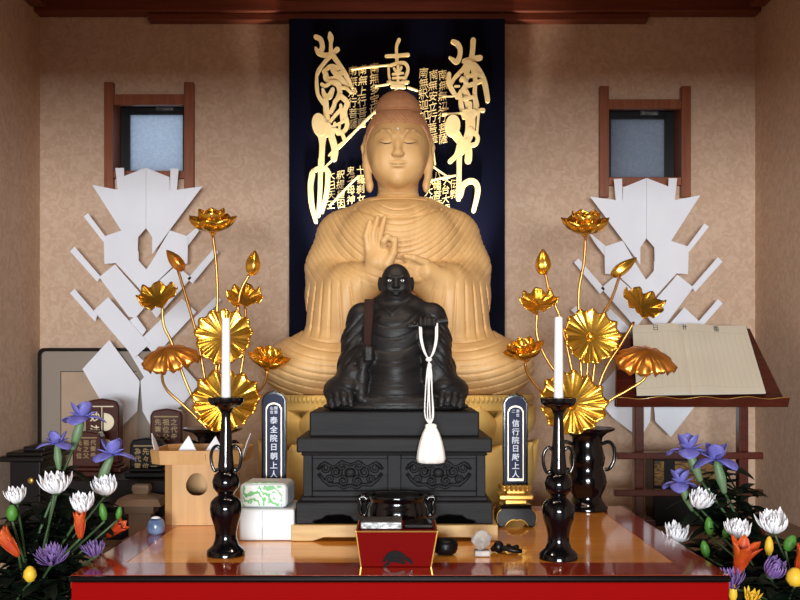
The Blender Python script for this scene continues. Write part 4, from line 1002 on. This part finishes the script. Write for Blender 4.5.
# black beads
bd_ = thing('prayer_beads','little heap of black prayer beads right of the grey stone','prayer beads',P(507,553,2.2))
q = MB(); 
for i in range(16):
    a = 2*PI*i/16; q.ball((wx(506,2.2)+.026*math.cos(a),2.225+.012*math.sin(a),TZ+.0065+.004*(i%3==0)),.0062,8,6)
q.build('bead_loop',M['satinblack'],bd_,smooth=True)
q = MB().ball((wx(499,2.2),2.212,TZ+.014),(.012,.010,.0135),12,8); q.tube(spline([(wx(502,2.2),2.205,TZ+.012),(wx(510,2.2),2.197,TZ+.010),(wx(517,2.2),2.196,TZ+.0075),(wx(521,2.2),2.2,TZ+.007)],5),.0052,8)
q.build('tassel_knot',M['satinblack'],bd_,smooth=True)
# gold corner squares on the front border
# ================================================================ blue ceramic piece and brown roofed stand at left
c = P(156,537,2.46); c.z = TZ+.0003; k = 2.46/1000
bl = thing('ceramic_cup','small blue grey ceramic cup at the foot of the offering stand','cup',c)
MB().lathe([(a*k,b*k) for a,b in ((0,0),(6,0),(8.4,3),(8.8,8),(7.6,13),(5.5,16),(5,15),(0,14))],c,seg=28).build('body',M['bluecer'],bl,smooth=True)
MB().ball(c+Vector((0,-.002,15.5*k)),(.012,.011,.006),12,6).build('lid',M['paper'],bl,smooth=True)
Y = 2.99; c = Vector((wx(141,3.06),3.07,ZP+.0005))
rs = thing('roofed_stand','small brown wooden stand with a wide roof like top, beside the table edge','stand',c)
def sq(mb,h0,h1,z0,z1,d0=None,d1=None):
    mb.add([c+Vector((sx*h,sy*h*.8,z)) for h,z in ((h0,z0),(h1,z1)) for sx,sy in ((-1,-1),(1,-1),(1,1),(-1,1))],[(3,2,1,0),(4,5,6,7)]+[(i,(i+1)%4,4+(i+1)%4,4+i) for i in range(4)]); return mb
zz = lambda py: 1.2+(365-py)*3.0/1000-c.z
sq(MB(),.073,.060,zz(507.5),zz(500)).build('roof',M['platform'],rs,bevel=.002)
sq(MB(),.060,.028,zz(500),zz(497)).build('roof_slope',M['platform'],rs)
sq(MB(),.022,.027,zz(497),zz(491)).build('finial_neck',M['platform'],rs,bevel=.002); sq(MB(),.027,.024,zz(491),zz(487)).build('finial',M['platform'],rs,bevel=.002)
sq(MB(),.044,.046,zz(516),zz(507.5)).build('eave',M['platform'],rs,bevel=.002)
sq(MB(),.034,.034,.03,zz(516)).build('post',M['platform'],rs,bevel=.002); sq(MB(),.055,.05,0,.03).build('foot',M['platform'],rs,bevel=.003)

# ================================================================ dark things on the left of the platform
o = tag(MB().box(wx(52,3.2),wx(168,3.2),3.2,3.62,ZP+.0005,wz(480,3.2)).build('lacquer_stand',M['darklacq'],None,bevel=.004,origin=(wx(110,3.2),3.4,ZP)),'low dark lacquer stand carrying the brown tablets, behind the left bouquet','stand')
sz = wz(480,3.2)+.0004
def round_tablet(x0,x1,ytop,Y,label,mt,pat):
    k = Y/1000; xc = wx((x0+x1)/2,Y); hw = (x1-x0)/2*k; zt = wz(ytop,Y)
    r = thing('lacquer_tablet',label,'memorial tablet',(xc,Y,sz),'tablets on the dark stand')
    H = zt-sz-.03
    arch = [(xc-hw,sz+.03),(xc+hw,sz+.03),(xc+hw,zt-hw*.45),(xc+hw*.85,zt-hw*.16),(xc+hw*.5,zt-.004),(xc,zt),(xc-hw*.5,zt-.004),(xc-hw*.85,zt-hw*.16),(xc-hw,zt-hw*.45)]
    MB().prism_xz(arch,Y-.03,Y+.03).build('plaque',M[mt],r,bevel=.006)
    MB().box(xc-hw*1.25,xc+hw*1.25,Y-.045,Y+.045,sz,sz+.018).box(xc-hw*1.05,xc+hw*1.05,Y-.036,Y+.036,sz+.018,sz+.0305).build('base',M[mt],r,bevel=.004)
    q = MB(); yb = Y-.0302
    if pat == 'fan':
        for fz in (zt-.03-hw*.35, zt-.03-hw*1.9):
            pts = [(xc+hw*.12,fz)]+[(xc+hw*.12+hw*.62*math.cos(a),fz-hw*.55+hw*.55*math.sin(a)) for a in [PI/2-PI*i/12 for i in range(13)]]
            q.prism_xz(pts,yb-.0012,yb)
        q.box(xc-hw*.82,xc+hw*.7,yb-.0012,yb,zt-hw*.52,zt-hw*.46); q.box(xc-hw*.02,xc+hw*.02,yb-.0012,yb,sz+.06,zt-hw*.5)
        text_into(q,'妙',hw*.6,lambda u,v,f:(xc-hw*.42+u,yb-(.0012 if f else 0),zt-hw*1.1+v),1,.02); text_into(q,'法',hw*.6,lambda u,v,f:(xc-hw*.42+u,yb-(.0012 if f else 0),zt-hw*1.9+v),1,.02)
    else:
        q.box(xc-hw*.75,xc+hw*.75,yb-.0012,yb,zt-hw*.55,zt-hw*.47)
        for i,ch in enumerate(pat):
            text_into(q,ch,hw*.42,lambda u,v,f,i=i:(xc+((i%3)-1)*hw*.5+u,yb-(.0012 if f else 0),zt-hw*(.85+.46*(i//3))+v),1,.02)
    lab(q.build('gilt_pattern',M['silverwhite' if pat=='fan' else 'dullgilt'],r),'pale gilt pattern'); return r
round_tablet(88,121,398,3.46,'tallest brown lacquer tablet with gilt half moon fans, below the left paper streamer','tabletred','fan')
round_tablet(75,103,430,3.32,'short brown lacquer tablet partly in front of the tallest one','tabletred','先祖代々之霊位父母')
round_tablet(152,184,408,3.50,'brown lacquer tablet just left of the gilt spray, above the offering tray','tabletred','先祖之霊位代々父母')
round_tablet(132,164,437,3.30,'black lacquer tablet with pale gilt columns behind the offering tray','satinblack','為先祖代々之霊位一切精')
# stepped dark cabinet at far left
x0,x1 = wx(5,3.55)+.0,wx(52,3.55)
db = thing('roofed_cabinet','dark wooden cabinet with a stepped roof standing at the left wall','cabinet',((x0+x1)/2,3.6,ZP))
xa = max(x0,XL+.012)
for (a,b,py0,py1,yy) in ((xa+.03,x1-.02,540,461,3.49),(xa,x1,461,456,3.46),(xa+.02,x1-.01,456,452,3.48),(xa+.065,x1-.015,452,447,3.52)):
    MB().box(a,b,yy,3.74,max(ZP+.0005,wz(py0,3.5)),wz(py1,3.5)).build('cabinet_body' if py0==540 else 'roof_step',M['darklacq'],db,bevel=.004)
MB().ball((wx(30,3.48),3.488,wz(481,3.48)),(.012,.006,.012),10,8).build('gold_boss',M['goldtrim'],db,smooth=True)
# framed sheet leaning on the back wall
fx0,fx1,fz1,fz0 = wx(38,3.83),wx(160,3.83),wz(348,3.83),ZP+.001
fr = thing('black_frame','large black round cornered frame standing against the wall at left','picture frame',((fx0+fx1)/2,3.84,fz0))
def rr(x0,x1,z0,z1,r): 
    out=[]
    for cx_,cz_,a0 in ((x1-r,z1-r,0),(x0+r,z1-r,PI/2),(x0+r,z0+r,PI),(x1-r,z0+r,3*PI/2)):
        out += [(cx_+r*math.cos(a0+PI/2*i/5),cz_+r*math.sin(a0+PI/2*i/5)) for i in range(6)]
    return out
A = rr(fx0,fx1,fz0,fz1,.025); Bq = rr(fx0+.013,fx1-.013,fz0+.013,fz1-.013,.018); n=len(A)
vs=[(p[0],y,p[1]) for y in (3.825,3.85) for l in (A,Bq) for p in l]; fs=[]
for i in range(n):
    j=(i+1)%n; fs+=[(i,j,n+j,n+i),(2*n+i,3*n+i,3*n+j,2*n+j),(i,2*n+i,2*n+j,j),(n+i,n+j,3*n+j,3*n+i)]
MB().add(vs,fs).build('frame',M['lacquer'],fr)
MB().prism_xz(rr(fx0+.011,fx1-.011,fz0+.011,fz1-.011,.018),3.835,3.848).build('mount',M['mat'],fr)
MB().box(wx(61,3.83),fx1-.09,3.833,3.835,fz0+.09,wz(372,3.83)).build('sheet',M['framepic'],fr)
MB().box(wx(60.3,3.83),wx(61,3.83),3.832,3.835,fz0+.09,wz(371.5,3.83)).box(wx(60.3,3.83),fx1-.09,3.832,3.835,wz(372,3.83),wz(371.3,3.83)).build('sheet_line',M['ink'],fr)

# ================================================================ white zigzag paper streamers on the wall
def streamer(x0, y0, flip, label):
    Y = 3.815; top = P(x0,y0,Y)
    r = thing('paper_streamer', label, 'paper streamer', top, 'paper streamers on the wall')
    def piece(poly, lay, name='paper_strip'):
        yy = Y-.0045*lay; pts = []
        for p in poly:
            dx = (p[0]-147.5)*(-1 if flip else 1); q = P(x0+dx, y0+(p[1]-168.8), Y); pts.append((q.x,q.z))
        MB().prism_xz(pts, yy-.0012, yy).build(name, M['paper'], r)
    HT,HB = (147.5,229),(147.5,270)
    # crown in two halves round the pointed slot, with end tabs
    piece([(115.7,168.2),(124.3,168.2),(125,191),(118.2,191)],1,'tab'); piece([(179,169),(170.8,168.6),(170.3,191),(177,191)],1,'tab')
    piece([(94,186),(118,190.6),(124,191),(125.2,177.5),(147.5,168.8),(147.5,229),(139.7,238),(139.4,252),(124,233)],5,'crown')
    piece([(203.4,187.2),(177,190.8),(171,191),(170.5,178),(147.5,168.8),(147.5,229),(153.4,238),(153.4,255),(170.6,231)],4,'crown')
    # diagonal bands falling to the right and to the left
    piece([(84.5,217),(88.8,213.6),(106,236.5),(104,242)],2); piece([(104.7,237),(122.7,231),(139.5,252),(139.6,261),(147.5,270),(172,294),(160,306),(142,291),(117,263.5),(105.6,264.3)],3)
    piece([(205,221),(198,233),(188,246),(187,236)],1); piece([(171,231),(189,237),(188.5,264),(176,265),(150,290),(139,281),(147.5,270),(153,262)],4)
    piece([(70.9,251.6),(75.5,247),(101.5,277),(98,282)],2); piece([(100.5,277.5),(116.5,265),(150,303),(137,318),(130,317)],4)
    piece([(219,252.5),(214.5,248.5),(188,279),(193,284)],2); piece([(192,278),(177,265.5),(142,297),(157,318)],2)
    piece([(70.8,293.4),(75.4,289),(98,315),(96,322)],2); piece([(95.5,311),(110,297.5),(151,344),(136,358)],5)
    piece([(222,300),(217,296),(193,320),(197,326)],2); piece([(197,312),(183,299),(142,339),(156,356)],3)
    piece([(128,349),(139,356),(165,380),(150,386)],2)
    piece([(128,322),(137,316),(147,330),(140,340)],2)
    # two leaf shaped ends
    piece([(84,369),(110.7,340),(141,381),(138.5,411),(123,426.5),(100,397)],4,'end_leaf'); piece([(141.5,381),(152,369),(170,351),(200,384),(181,407),(153,428),(143.5,411)],3,'end_leaf')
streamer(147.5,168.8,False,'white zigzag folded paper streamer hanging below the left window')
streamer(645,179,True,'white zigzag folded paper streamer hanging below the right window')

# ================================================================ bookstand, open book, dark box
lt = thing('bookstand','reddish brown slanted wooden bookstand in the right corner','bookstand',(1.0,3.5,ZP))
A0,A1,A2,A3 = P(615,402,3.30),P(786,402,3.30),P(750,328,3.62),P(617,332,3.62)
nr = (A1-A0).cross(A3-A0).normalized()
MB().add([A0,A1,A2,A3]+[v-nr*.022 for v in (A0,A1,A2,A3)],[(0,1,2,3),(7,6,5,4),(0,4,5,1),(1,5,6,2),(2,6,7,3),(3,7,4,0)]).build('slanted_top',M['mahog'],lt,bevel=.004)
# carved front ledge
up = nr; prof=[]
N=40; vs=[]; fs=[]
for i in range(N+1):
    t=i/N; base=A0.lerp(A1,t)+Vector((0,-.012,-.004)); hgt=.024+.005*math.cos(t*8*PI)*(1 if .05<t<.95 else .3)
    vs += [base+Vector((0,-.008,-.012)), base+Vector((0,-.008,0))+nr*hgt, base+Vector((0,.006,0))+nr*hgt, base+Vector((0,.006,-.012))]
for i in range(N):
    for k in range(4): fs.append((i*4+k,i*4+(k+1)%4,i*4+4+(k+1)%4,i*4+4+k))
fs += [(3,2,1,0),(N*4,N*4+1,N*4+2,N*4+3)]
MB().add(vs,fs).build('front_ledge',M['mahog'],lt,bevel=.002)
q = MB()
for i in range(N):
    pass
q.tube([vs[i*4+1]+Vector((0,-.0005,0)) for i in range(N+1)],.0012,6)
lab(q.build('ledge_highlight',M['goldtrim'],lt,smooth=True),'thin painted highlight along the ledge')  # gilt tube stands in for the highlights on the ledge edge
for px in (638,742):
    MB().box(wx(px,3.45)-.016,wx(px,3.45)+.016,3.43,3.47,ZP+.0005,1.085).build('post',M['mahog'],lt,bevel=.003)
MB().box(wx(616,3.4),wx(762,3.4),3.385,3.415,wz(459,3.4),wz(452,3.4)).build('rail',M['mahog'],lt,bevel=.003)
MB().box(wx(614,3.4),wx(762,3.4),3.385,3.415,wz(496,3.4),wz(489,3.4)).build('rail',M['mahog'],lt,bevel=.003)
for px in (638,742):
    MB().box(wx(px,3.45)-.02,wx(px,3.45)+.02,3.28,3.66,ZP+.0004,ZP+.05).build('foot',M['mahog'],lt,bevel=.006)
    MB().box(wx(px,3.45)-.014,wx(px,3.45)+.014,3.4149,3.431,wz(496,3.4),wz(490,3.4)).build('peg',M['mahog'],lt)
# closed box behind the rails
bx = thing('painted_box','black lacquer box with gilt painted panels under the bookstand','box',(1.0,3.53,ZP))
MB().box(wx(652,3.5)+.0,1.14,3.48,3.60,ZP+.0004,wz(457,3.5)).build('case',M['satinblack'],bx,bevel=.004)
MB().box(.885,wx(663,3.49),3.477,3.48,wz(485,3.49),wz(461,3.49)).build('gilt_panel',M['bronzepanel'],bx)
MB().box(wx(674,3.49),1.125,3.477,3.48,wz(485,3.49),wz(461,3.49)).build('gilt_panel',M['bronzepanel'],bx)
# open book
def tp(u,v,h=0):  # u 0..1 across, v 0..1 up the slope
    a = P(636.5,396.5,3.32).lerp(P(765.5,394.5,3.32),u); b = P(632+0,326.5,3.605).lerp(P(745.5,327.5,3.605),u); return a.lerp(b,v)+nr*h
bk = thing('open_book','large open blank ruled ledger lying on the slanted bookstand','book',tp(.5,.5,.002))
def pages(u0,u1):
    m=MB(); n=14
    top=[]; 
    def hgt(u): 
        t=(u-.43); return .007+.009*math.exp(-(abs(t)-.10)**2/.018)-.006*math.exp(-(t/.018)**2)
    vs=[]
    for i in range(n+1):
        u=u0+(u1-u0)*i/n; vs += [tp(u,0,.003),tp(u,1,.003),tp(u,1,hgt(u)),tp(u,0,hgt(u))]
    fs=[(i*4+k,i*4+(k+1)%4,i*4+4+(k+1)%4,i*4+4+k) for i in range(n) for k in range(4)]+[(3,2,1,0),(n*4,n*4+1,n*4+2,n*4+3)]
    m.add(vs,fs); return m,hgt
m,hgt = pages(0,.43); m.build('pages',M['bookpaper'],bk); m,_ = pages(.43,1); m.build('pages',M['bookpaper'],bk)
MB().add([tp(u,v,h) for h in (.0012,.003) for u,v in ((-.008,-.01),(1.008,-.01),(1.008,1.01),(-.008,1.01))],[(3,2,1,0),(4,5,6,7)]+[(i,(i+1)%4,4+(i+1)%4,4+i) for i in range(4)]).build('cover',M['satinblack'],bk)
q=MB()
def ln(a,b,w=.0012):
    n=16; vs=[]
    for i in range(n+1):
        t=i/n; u=a[0]+(b[0]-a[0])*t; v=a[1]+(b[1]-a[1])*t
        for s in (-1,1):
            du,dv=(0,s*w) if abs(b[0]-a[0])>abs(b[1]-a[1]) else (s*w*.7,0); vs.append(tp(u+du,v+dv,hgt(u+du)+.0007))
    q.add(vs,[(2*i,2*i+1,2*i+3,2*i+2) for i in range(n)])
ln((.03,.88),(.41,.88)); ln((.45,.88),(.97,.88)); ln((.03,.08),(.41,.08)); ln((.45,.08),(.97,.08))
for i in range(1,22): ln((.03+.0445*i,.08),(.03+.0445*i,.88),.0007)
lab(q.build('ruled_lines',M['rule'],bk),'faint ruled lines')
q=MB()
for u,chs in ((.20,'日'),(.46,'卅'),(.73,'番')):
    q=MB(); text_into(q,chs,.030,lambda a,b,f,u=u: tp(u+a/.47,.945+b/.30,hgt(u)+.001),1,.0,sx=.9)
    q.build('heading',M['ink'],bk)
# ================================================================ fresh bouquets in tall vases beside the table
VASES = {}
for side,(vx,vy) in (('left',(-.83,2.2)),('right',(.87,2.25))):
    c = Vector((vx,vy,.0003))
    v = thing('flower_vase','tall dark vase holding the fresh bouquet on the %s of the table'%side,'vase',c)
    MB().lathe([(0,0),(.09,0),(.092,.02),(.06,.06),(.075,.2),(.10,.38),(.095,.48),(.07,.54),(.085,.60),(.088,.605),(.08,.603),(.064,.54),(.06,.1),(0,.1)],c,seg=40).build('body',M['darklacq'],v,smooth=True,auto=60)
    VASES[side]=(c,v)
rng = random.Random(11); slot = {'left':0,'right':0}
def root_pt(side):
    i = slot[side]; slot[side]+=1; a = i*2.4; r = .012+.006*(i%8); c = VASES[side][0]
    return c+Vector((r*math.cos(a),r*math.sin(a),.42))
def leaf_into(mb, base, d, L, W, droop=.3):
    d = Vector(d).normalized(); s = d.cross(Vector((0,0,1))); s = s.normalized() if s.length>.01 else Vector((1,0,0)); up = s.cross(d)
    def fn(u,v):
        q=2*u-1; w=W*math.sin(PI*min(1,.08+.92*v))**.8; return base+d*(L*v)+s*(q*w)+up*(.25*w*q*q)-Vector((0,0,droop*L*v*v))
    mb.sheet(fn,5,8)
def bloom_stem(side, c, root, leaves=3, r=.0026, top=None, m='stemgreen', nl=.055):
    a = root_pt(side); b = Vector(c); ax = VASES[side][0]; neck = Vector((ax.x+(a.x-ax.x)*.9,ax.y+(a.y-ax.y)*.9,.60))
    pts = [a, neck, neck.lerp(b,.45)+Vector((0,0,.03)), b]; sp = spline(pts,8)
    MB().tube(sp, r, 7).build('stem', M[m], root, smooth=True)
    for k in range(leaves):
        i = int(len(sp)*(.55+.13*k)); 
        if i>=len(sp)-3: break
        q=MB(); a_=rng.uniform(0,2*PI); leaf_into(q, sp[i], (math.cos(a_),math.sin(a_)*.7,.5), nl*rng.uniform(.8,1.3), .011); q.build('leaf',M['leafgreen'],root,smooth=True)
    return (sp[-1]-sp[-3]).normalized()
def mum(side, px, py, Y, R, label, mt='petalwhite', axis=None, thin=1.0, tilt=(75,-10), n=(18,16,12), cat='flower'):
    R *= 1.15; c = P(px,py,Y); r = thing('chrysanthemum',label,cat,c,'fresh flowers in the bouquets')
    base = c-Vector((0,0,R*.45)); ax = Vector(axis or (rng.uniform(-.15,.15),-.35,1))
    bloom_stem(side, base, r)
    b = MB(); a0,a1 = tilt
    for k,nn in enumerate(n):
        for i in range(nn):
            s = petal_mesh(base, ax, 2*PI*(i+.5*(k%2))/nn+rng.uniform(-.12,.12), R*1.28*(1-.10*k)*rng.uniform(.88,1.1), R*.15*thin, math.radians(a0-22*k+rng.uniform(-10,10)), math.radians(a1-8*k+rng.uniform(-15,15)), r0=R*.08, cup=.45, n=7, m=4)
            b.add(s.v,s.f)
    b.build('bloom',M[mt],r,smooth=True,solid=.0006)
    MB().lathe([(0,-.006),(R*.22,-.002),(R*.3,R*.12),(R*.12,R*.2),(0,R*.2)],base,ax,14).build('calyx',M['stemgreen'],r,smooth=True)
def iris(side, px, py, Y, R, label, yaw=0, droop=0, tip=(0,0), bract=True):
    c = P(px,py,Y); r = thing('iris',label,'flower',c,'fresh flowers in the bouquets')
    base = c+Vector((0,0,-R*.25)); bs = base+Vector((tip[0],0,-R*1.6))
    bloom_stem(side, bs, r, leaves=1, r=.0034, nl=.1)
    b = MB()
    for i in range(3):
        a=yaw+2*PI*i/3
        s=petal_mesh(base,(0,0,1),a,R*1.35,R*.55,math.radians(60),math.radians(150+droop),cup=-.2,n=10,m=7); b.add(s.v,s.f)
        s=petal_mesh(base,(0,0,1),a+PI/3,R*1.0,R*.42,math.radians(50),math.radians(10),cup=.4,n=9,m=6); b.add(s.v,s.f)
        s=petal_mesh(base,(0,0,1),a+PI/3+.5,R*.8,R*.18,math.radians(70),math.radians(60),cup=.4,n=9,m=6); b.add(s.v,s.f)
    b.build('bloom',M['petalblue'],r,smooth=True,solid=.0008)
    if bract:
        d=(base-bs); q=MB().lathe([(0,-.01),(R*.14,0),(R*.27,d.length*.45),(R*.2,d.length*.85),(R*.1,d.length)],bs,d,12); lab(q.build('bract',M['bract'],r,smooth=True),'pale green sheath')
def lily(side, px, py, Y, R, label, axis, spread=35, mt='petalorange', n=6):
    c = P(px,py,Y); r = thing('lily',label,'flower',c,'fresh flowers in the bouquets'); ax=Vector(axis).normalized(); base=c-ax*R*.8
    bloom_stem(side, base, r, leaves=2)
    b=MB()
    for i in range(n):
        s=petal_mesh(base,ax,2*PI*i/n+.3,R*1.9,R*.34,math.radians(12),math.radians(spread),r0=R*.10,cup=.5,n=9,m=6); b.add(s.v,s.f)
    b.build('bloom',M[mt],r,smooth=True,solid=.0009)
def podf(side, px, py, Y, L, R, label, axis=(0,-.1,1), mt='podgreen', name='green_bud'):
    c = P(px,py,Y); r = thing(name,label,'bud',c,'buds in the bouquets'); ax=Vector(axis).normalized()
    bloom_stem(side, c-ax*L*.5, r, leaves=1)
    MB().lathe([(0,-.5*L),(R*.6,-.42*L),(R,-.12*L),(R*.85,.2*L),(R*.4,.44*L),(0,.5*L)],c,ax,14,rip=.06,nrip=6).build('bud',M[mt],r,smooth=True)
mum('left',57,484,2.16,.037,'white chrysanthemum high in the left bouquet, below the leftmost iris')
mum('left',106,487,2.22,.033,'white chrysanthemum nearest the brown roofed stand in the left bouquet')
mum('left',83,504,2.08,.030,'white chrysanthemum lowest of the four in the left bouquet')
mum('left',17,496,2.12,.027,'white chrysanthemum at the far left edge, above a green bud')
iris('left',82,413,2.26,.043,'violet iris standing tallest in the left bouquet, before the tallest brown tablet',.5,0,(-.02,0))
iris('left',57,440,2.2,.034,'violet iris at the left of the left bouquet',1.4,0,(.004,0))
iris('left',112,450,2.24,.042,'violet iris nearest the black tablet in the left bouquet',.1,0,(-.03,0))
lily('left',80,527,2.05,.030,'upright orange lily above the yellow bud in the left bouquet',(0,-.1,1),8)
lily('left',10,545,2.05,.036,'orange lily leaning left at the far left edge',(-.55,-.2,.8),14)
lily('left',114,531,2.27,.030,'orange red lily leaning over the left table edge',(.75,-.2,.6),18)
mum('left',52,556,2.05,.031,'spiky purple chrysanthemum low in the left bouquet','petalpurple',(.1,-.5,1),.6,(70,20),(22,18,12))
mum('left',95,550,2.11,.026,'spiky purple chrysanthemum next to the left table corner','petalpurple',(-.1,-.4,1),.6,(60,0),(18,14,10))
podf('left',30,574,2.02,.034,.0135,'round yellow bud at the bottom of the left bouquet',mt='petalyellow',name='yellow_bud')
podf('left',12,513,2.1,.036,.012,'green bud under the far left white chrysanthemum')
podf('left',103,512,2.15,.040,.0085,'slim green bud under the right white chrysanthemum of the left bouquet',(-.15,-.1,1))
podf('left',119,513,2.2,.030,.007,'small green bud beside the roofed stand',(.2,-.1,1))
iris('right',688,445,2.42,.046,'violet iris standing tallest in the right bouquet',.3,10,(.03,0))
iris('right',716,455,2.40,.048,'violet iris with drooping petals nearest the right bookstand post',1.2,15,(.02,0))
iris('right',680,479,2.43,.040,'violet iris hanging lowest and leftmost in the right bouquet',.2,20,(.03,0))
mum('right',699,500,2.40,.036,'white chrysanthemum uppermost in the right bouquet, beneath the irises',axis=(.15,-.4,1))
mum('right',738,530,2.25,.034,'white chrysanthemum in the middle of the right bouquet, above the orange lily',axis=(-.1,-.4,1))
mum('right',774,523,2.25,.040,'white chrysanthemum nearest the right wall',axis=(-.25,-.4,1))
mum('right',677,534,2.46,.036,'white chrysanthemum at the right table edge',axis=(-.1,-.4,1))
lily('right',741,560,2.12,.046,'large orange lily beside the right table corner',(.18,-.3,.95),30)
lily('right',801,562,2.14,.034,'orange lily at the far right edge',(.3,-.3,.9),25)
mum('right',770,567,2.10,.036,'rounded purple chrysanthemum right of the large orange lily','petalpurple',(.1,-.6,.7),.7,(60,-30),(22,18,14))
mum('right',731,580,2.03,.030,'spiky purple chrysanthemum under the large orange lily','petalpurple',(-.3,-.4,1),.6,(65,15),(20,16,10))
podf('right',795,577,2.05,.04,.019,'yellow flower bud at the far right edge',mt='petalyellow',name='yellow_bud')
mum('right',751,597,2.03,.022,'small yellow flower at the bottom of the right bouquet','petalyellow',(0,-.5,1),.9,(60,0),(12,10,6))
podf('right',733,593,2.02,.04,.009,'narrow yellow bud at the right table corner',mt='petalyellow',name='yellow_bud')
podf('right',769,546,2.2,.045,.010,'dull yellow bud between the white and purple chrysanthemums on the right',mt='petalyellow',name='yellow_bud')
podf('right',709,526,2.36,.045,.011,'green bud under the uppermost white chrysanthemum on the right',(-.1,-.1,1))
podf('right',705,549,2.32,.042,.011,'green bud lowest at the right table edge',(-.25,-.1,1))
podf('right',727,531,2.28,.034,.010,'green bud against the middle white chrysanthemum on the right',(.4,-.1,1))
podf('right',790,543,2.2,.04,.013,'green bud below the white chrysanthemum nearest the right wall',(.5,-.1,1))
# dark filler greenery
def greenery(side, px, py, Y, label):
    c = P(px,py,Y); r = thing('leafy_branch',label,'foliage',c,'leafy branches in the bouquets')
    a = root_pt(side); ax = VASES[side][0]; neck = Vector((ax.x+(a.x-ax.x)*.9,ax.y+(a.y-ax.y)*.9,.60))
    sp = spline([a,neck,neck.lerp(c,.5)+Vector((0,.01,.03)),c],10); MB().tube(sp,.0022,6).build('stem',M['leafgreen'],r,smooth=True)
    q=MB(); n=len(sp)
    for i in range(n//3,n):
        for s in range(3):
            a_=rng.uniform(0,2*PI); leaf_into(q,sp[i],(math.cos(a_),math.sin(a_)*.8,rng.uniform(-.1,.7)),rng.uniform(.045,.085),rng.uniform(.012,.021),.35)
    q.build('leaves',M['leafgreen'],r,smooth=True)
LB = 'dark leafy filler branch among the flowers of the left bouquet'; RB = 'dark leafy filler branch among the flowers of the right bouquet'
for px,py,Y in ((8,530,2.2),(25,520,2.26),(42,505,2.28),(62,515,2.26),(78,530,2.24),(95,520,2.28),(60,560,2.12),(35,570,2.1),(10,575,2.1),(85,575,2.12),(66,470,2.3),(100,500,2.3),(35,540,2.2),(45,585,2.05),(20,595,2.05),(70,590,2.08)): greenery('left',px,py,Y,LB)
for px,py,Y in ((692,500,2.45),(705,480,2.46),(715,510,2.42),(730,500,2.4),(745,540,2.34),(760,550,2.3),(785,560,2.26),(720,560,2.34),(700,545,2.44),(760,585,2.14),(780,590,2.12),(745,585,2.12),(725,470,2.44),(790,545,2.3),(715,590,2.2),(750,570,2.2)): greenery('right',px,py,Y,RB)

# ================================================================ light
w = bpy.data.worlds.new('sky'); scene.world = w; w.use_nodes = True
w.node_tree.nodes['Background'].inputs[0].default_value = (.70,.82,.98,1); w.node_tree.nodes['Background'].inputs[1].default_value = 1.0
def area(name, loc, target, sx, sy, power, col):
    l = bpy.data.lights.new(name,'AREA'); l.shape='RECTANGLE'; l.size=sx; l.size_y=sy; l.energy=power; l.color=col
    o = bpy.data.objects.new(name,l); COL.objects.link(o); o.location = loc
    o.rotation_euler = (Vector(target)-Vector(loc)).to_track_quat('-Z','Y').to_euler(); return o
area('daylight_doorway', (0,-2.85,1.15), (0,3,1.15), 1.7, .62, 320, (.93,.97,1.0))
def spot(name, loc, target, deg, power, col, blend=.6, r=.08):
    l = bpy.data.lights.new(name,'SPOT'); l.energy=power; l.color=col; l.spot_size=math.radians(deg); l.spot_blend=blend; l.shadow_soft_size=r
    o = bpy.data.objects.new(name,l); COL.objects.link(o); o.location = loc
    o.rotation_euler = (Vector(target)-Vector(loc)).to_track_quat('-Z','Y').to_euler(); return o
spot('ceiling_downlight', (0,1.75,2.58), (0,3.15,1.45), 38, 42, (1.0,.82,.58))
for sx in (-1,1): spot('table_fill_spot', (sx*.55,2.0,2.58), (sx*.5,2.25,.8), 70, 20, (1.0,.86,.68))  # added fill spots to brighten the table top, not known fixtures
area('ceiling_lamp', (0,2.1,2.57), (0,2.7,1.2), .6, .6, 5.5, (1.0,.62,.44))
for x in (-.26,0,.26): spot('board_uplight', (x,3.70,1.36), (x*.9,3.80,2.12), 46, 100, (1.0,.93,.82), 1.0, .03)

cam = bpy.data.cameras.new('camera'); cam.sensor_width = 36; cam.lens = 45; cam.shift_y = 65/800; cam.clip_end = 50
co = bpy.data.objects.new('camera', cam); COL.objects.link(co); co.location = (0,0,CAMZ); co.rotation_euler = (PI/2,0,0); scene.camera = co
vs_ = scene.view_settings; vs_.view_transform = 'Standard'; vs_.look = 'None'; vs_.gamma = 1; vs_.exposure = 0; vs_.use_curve_mapping = False
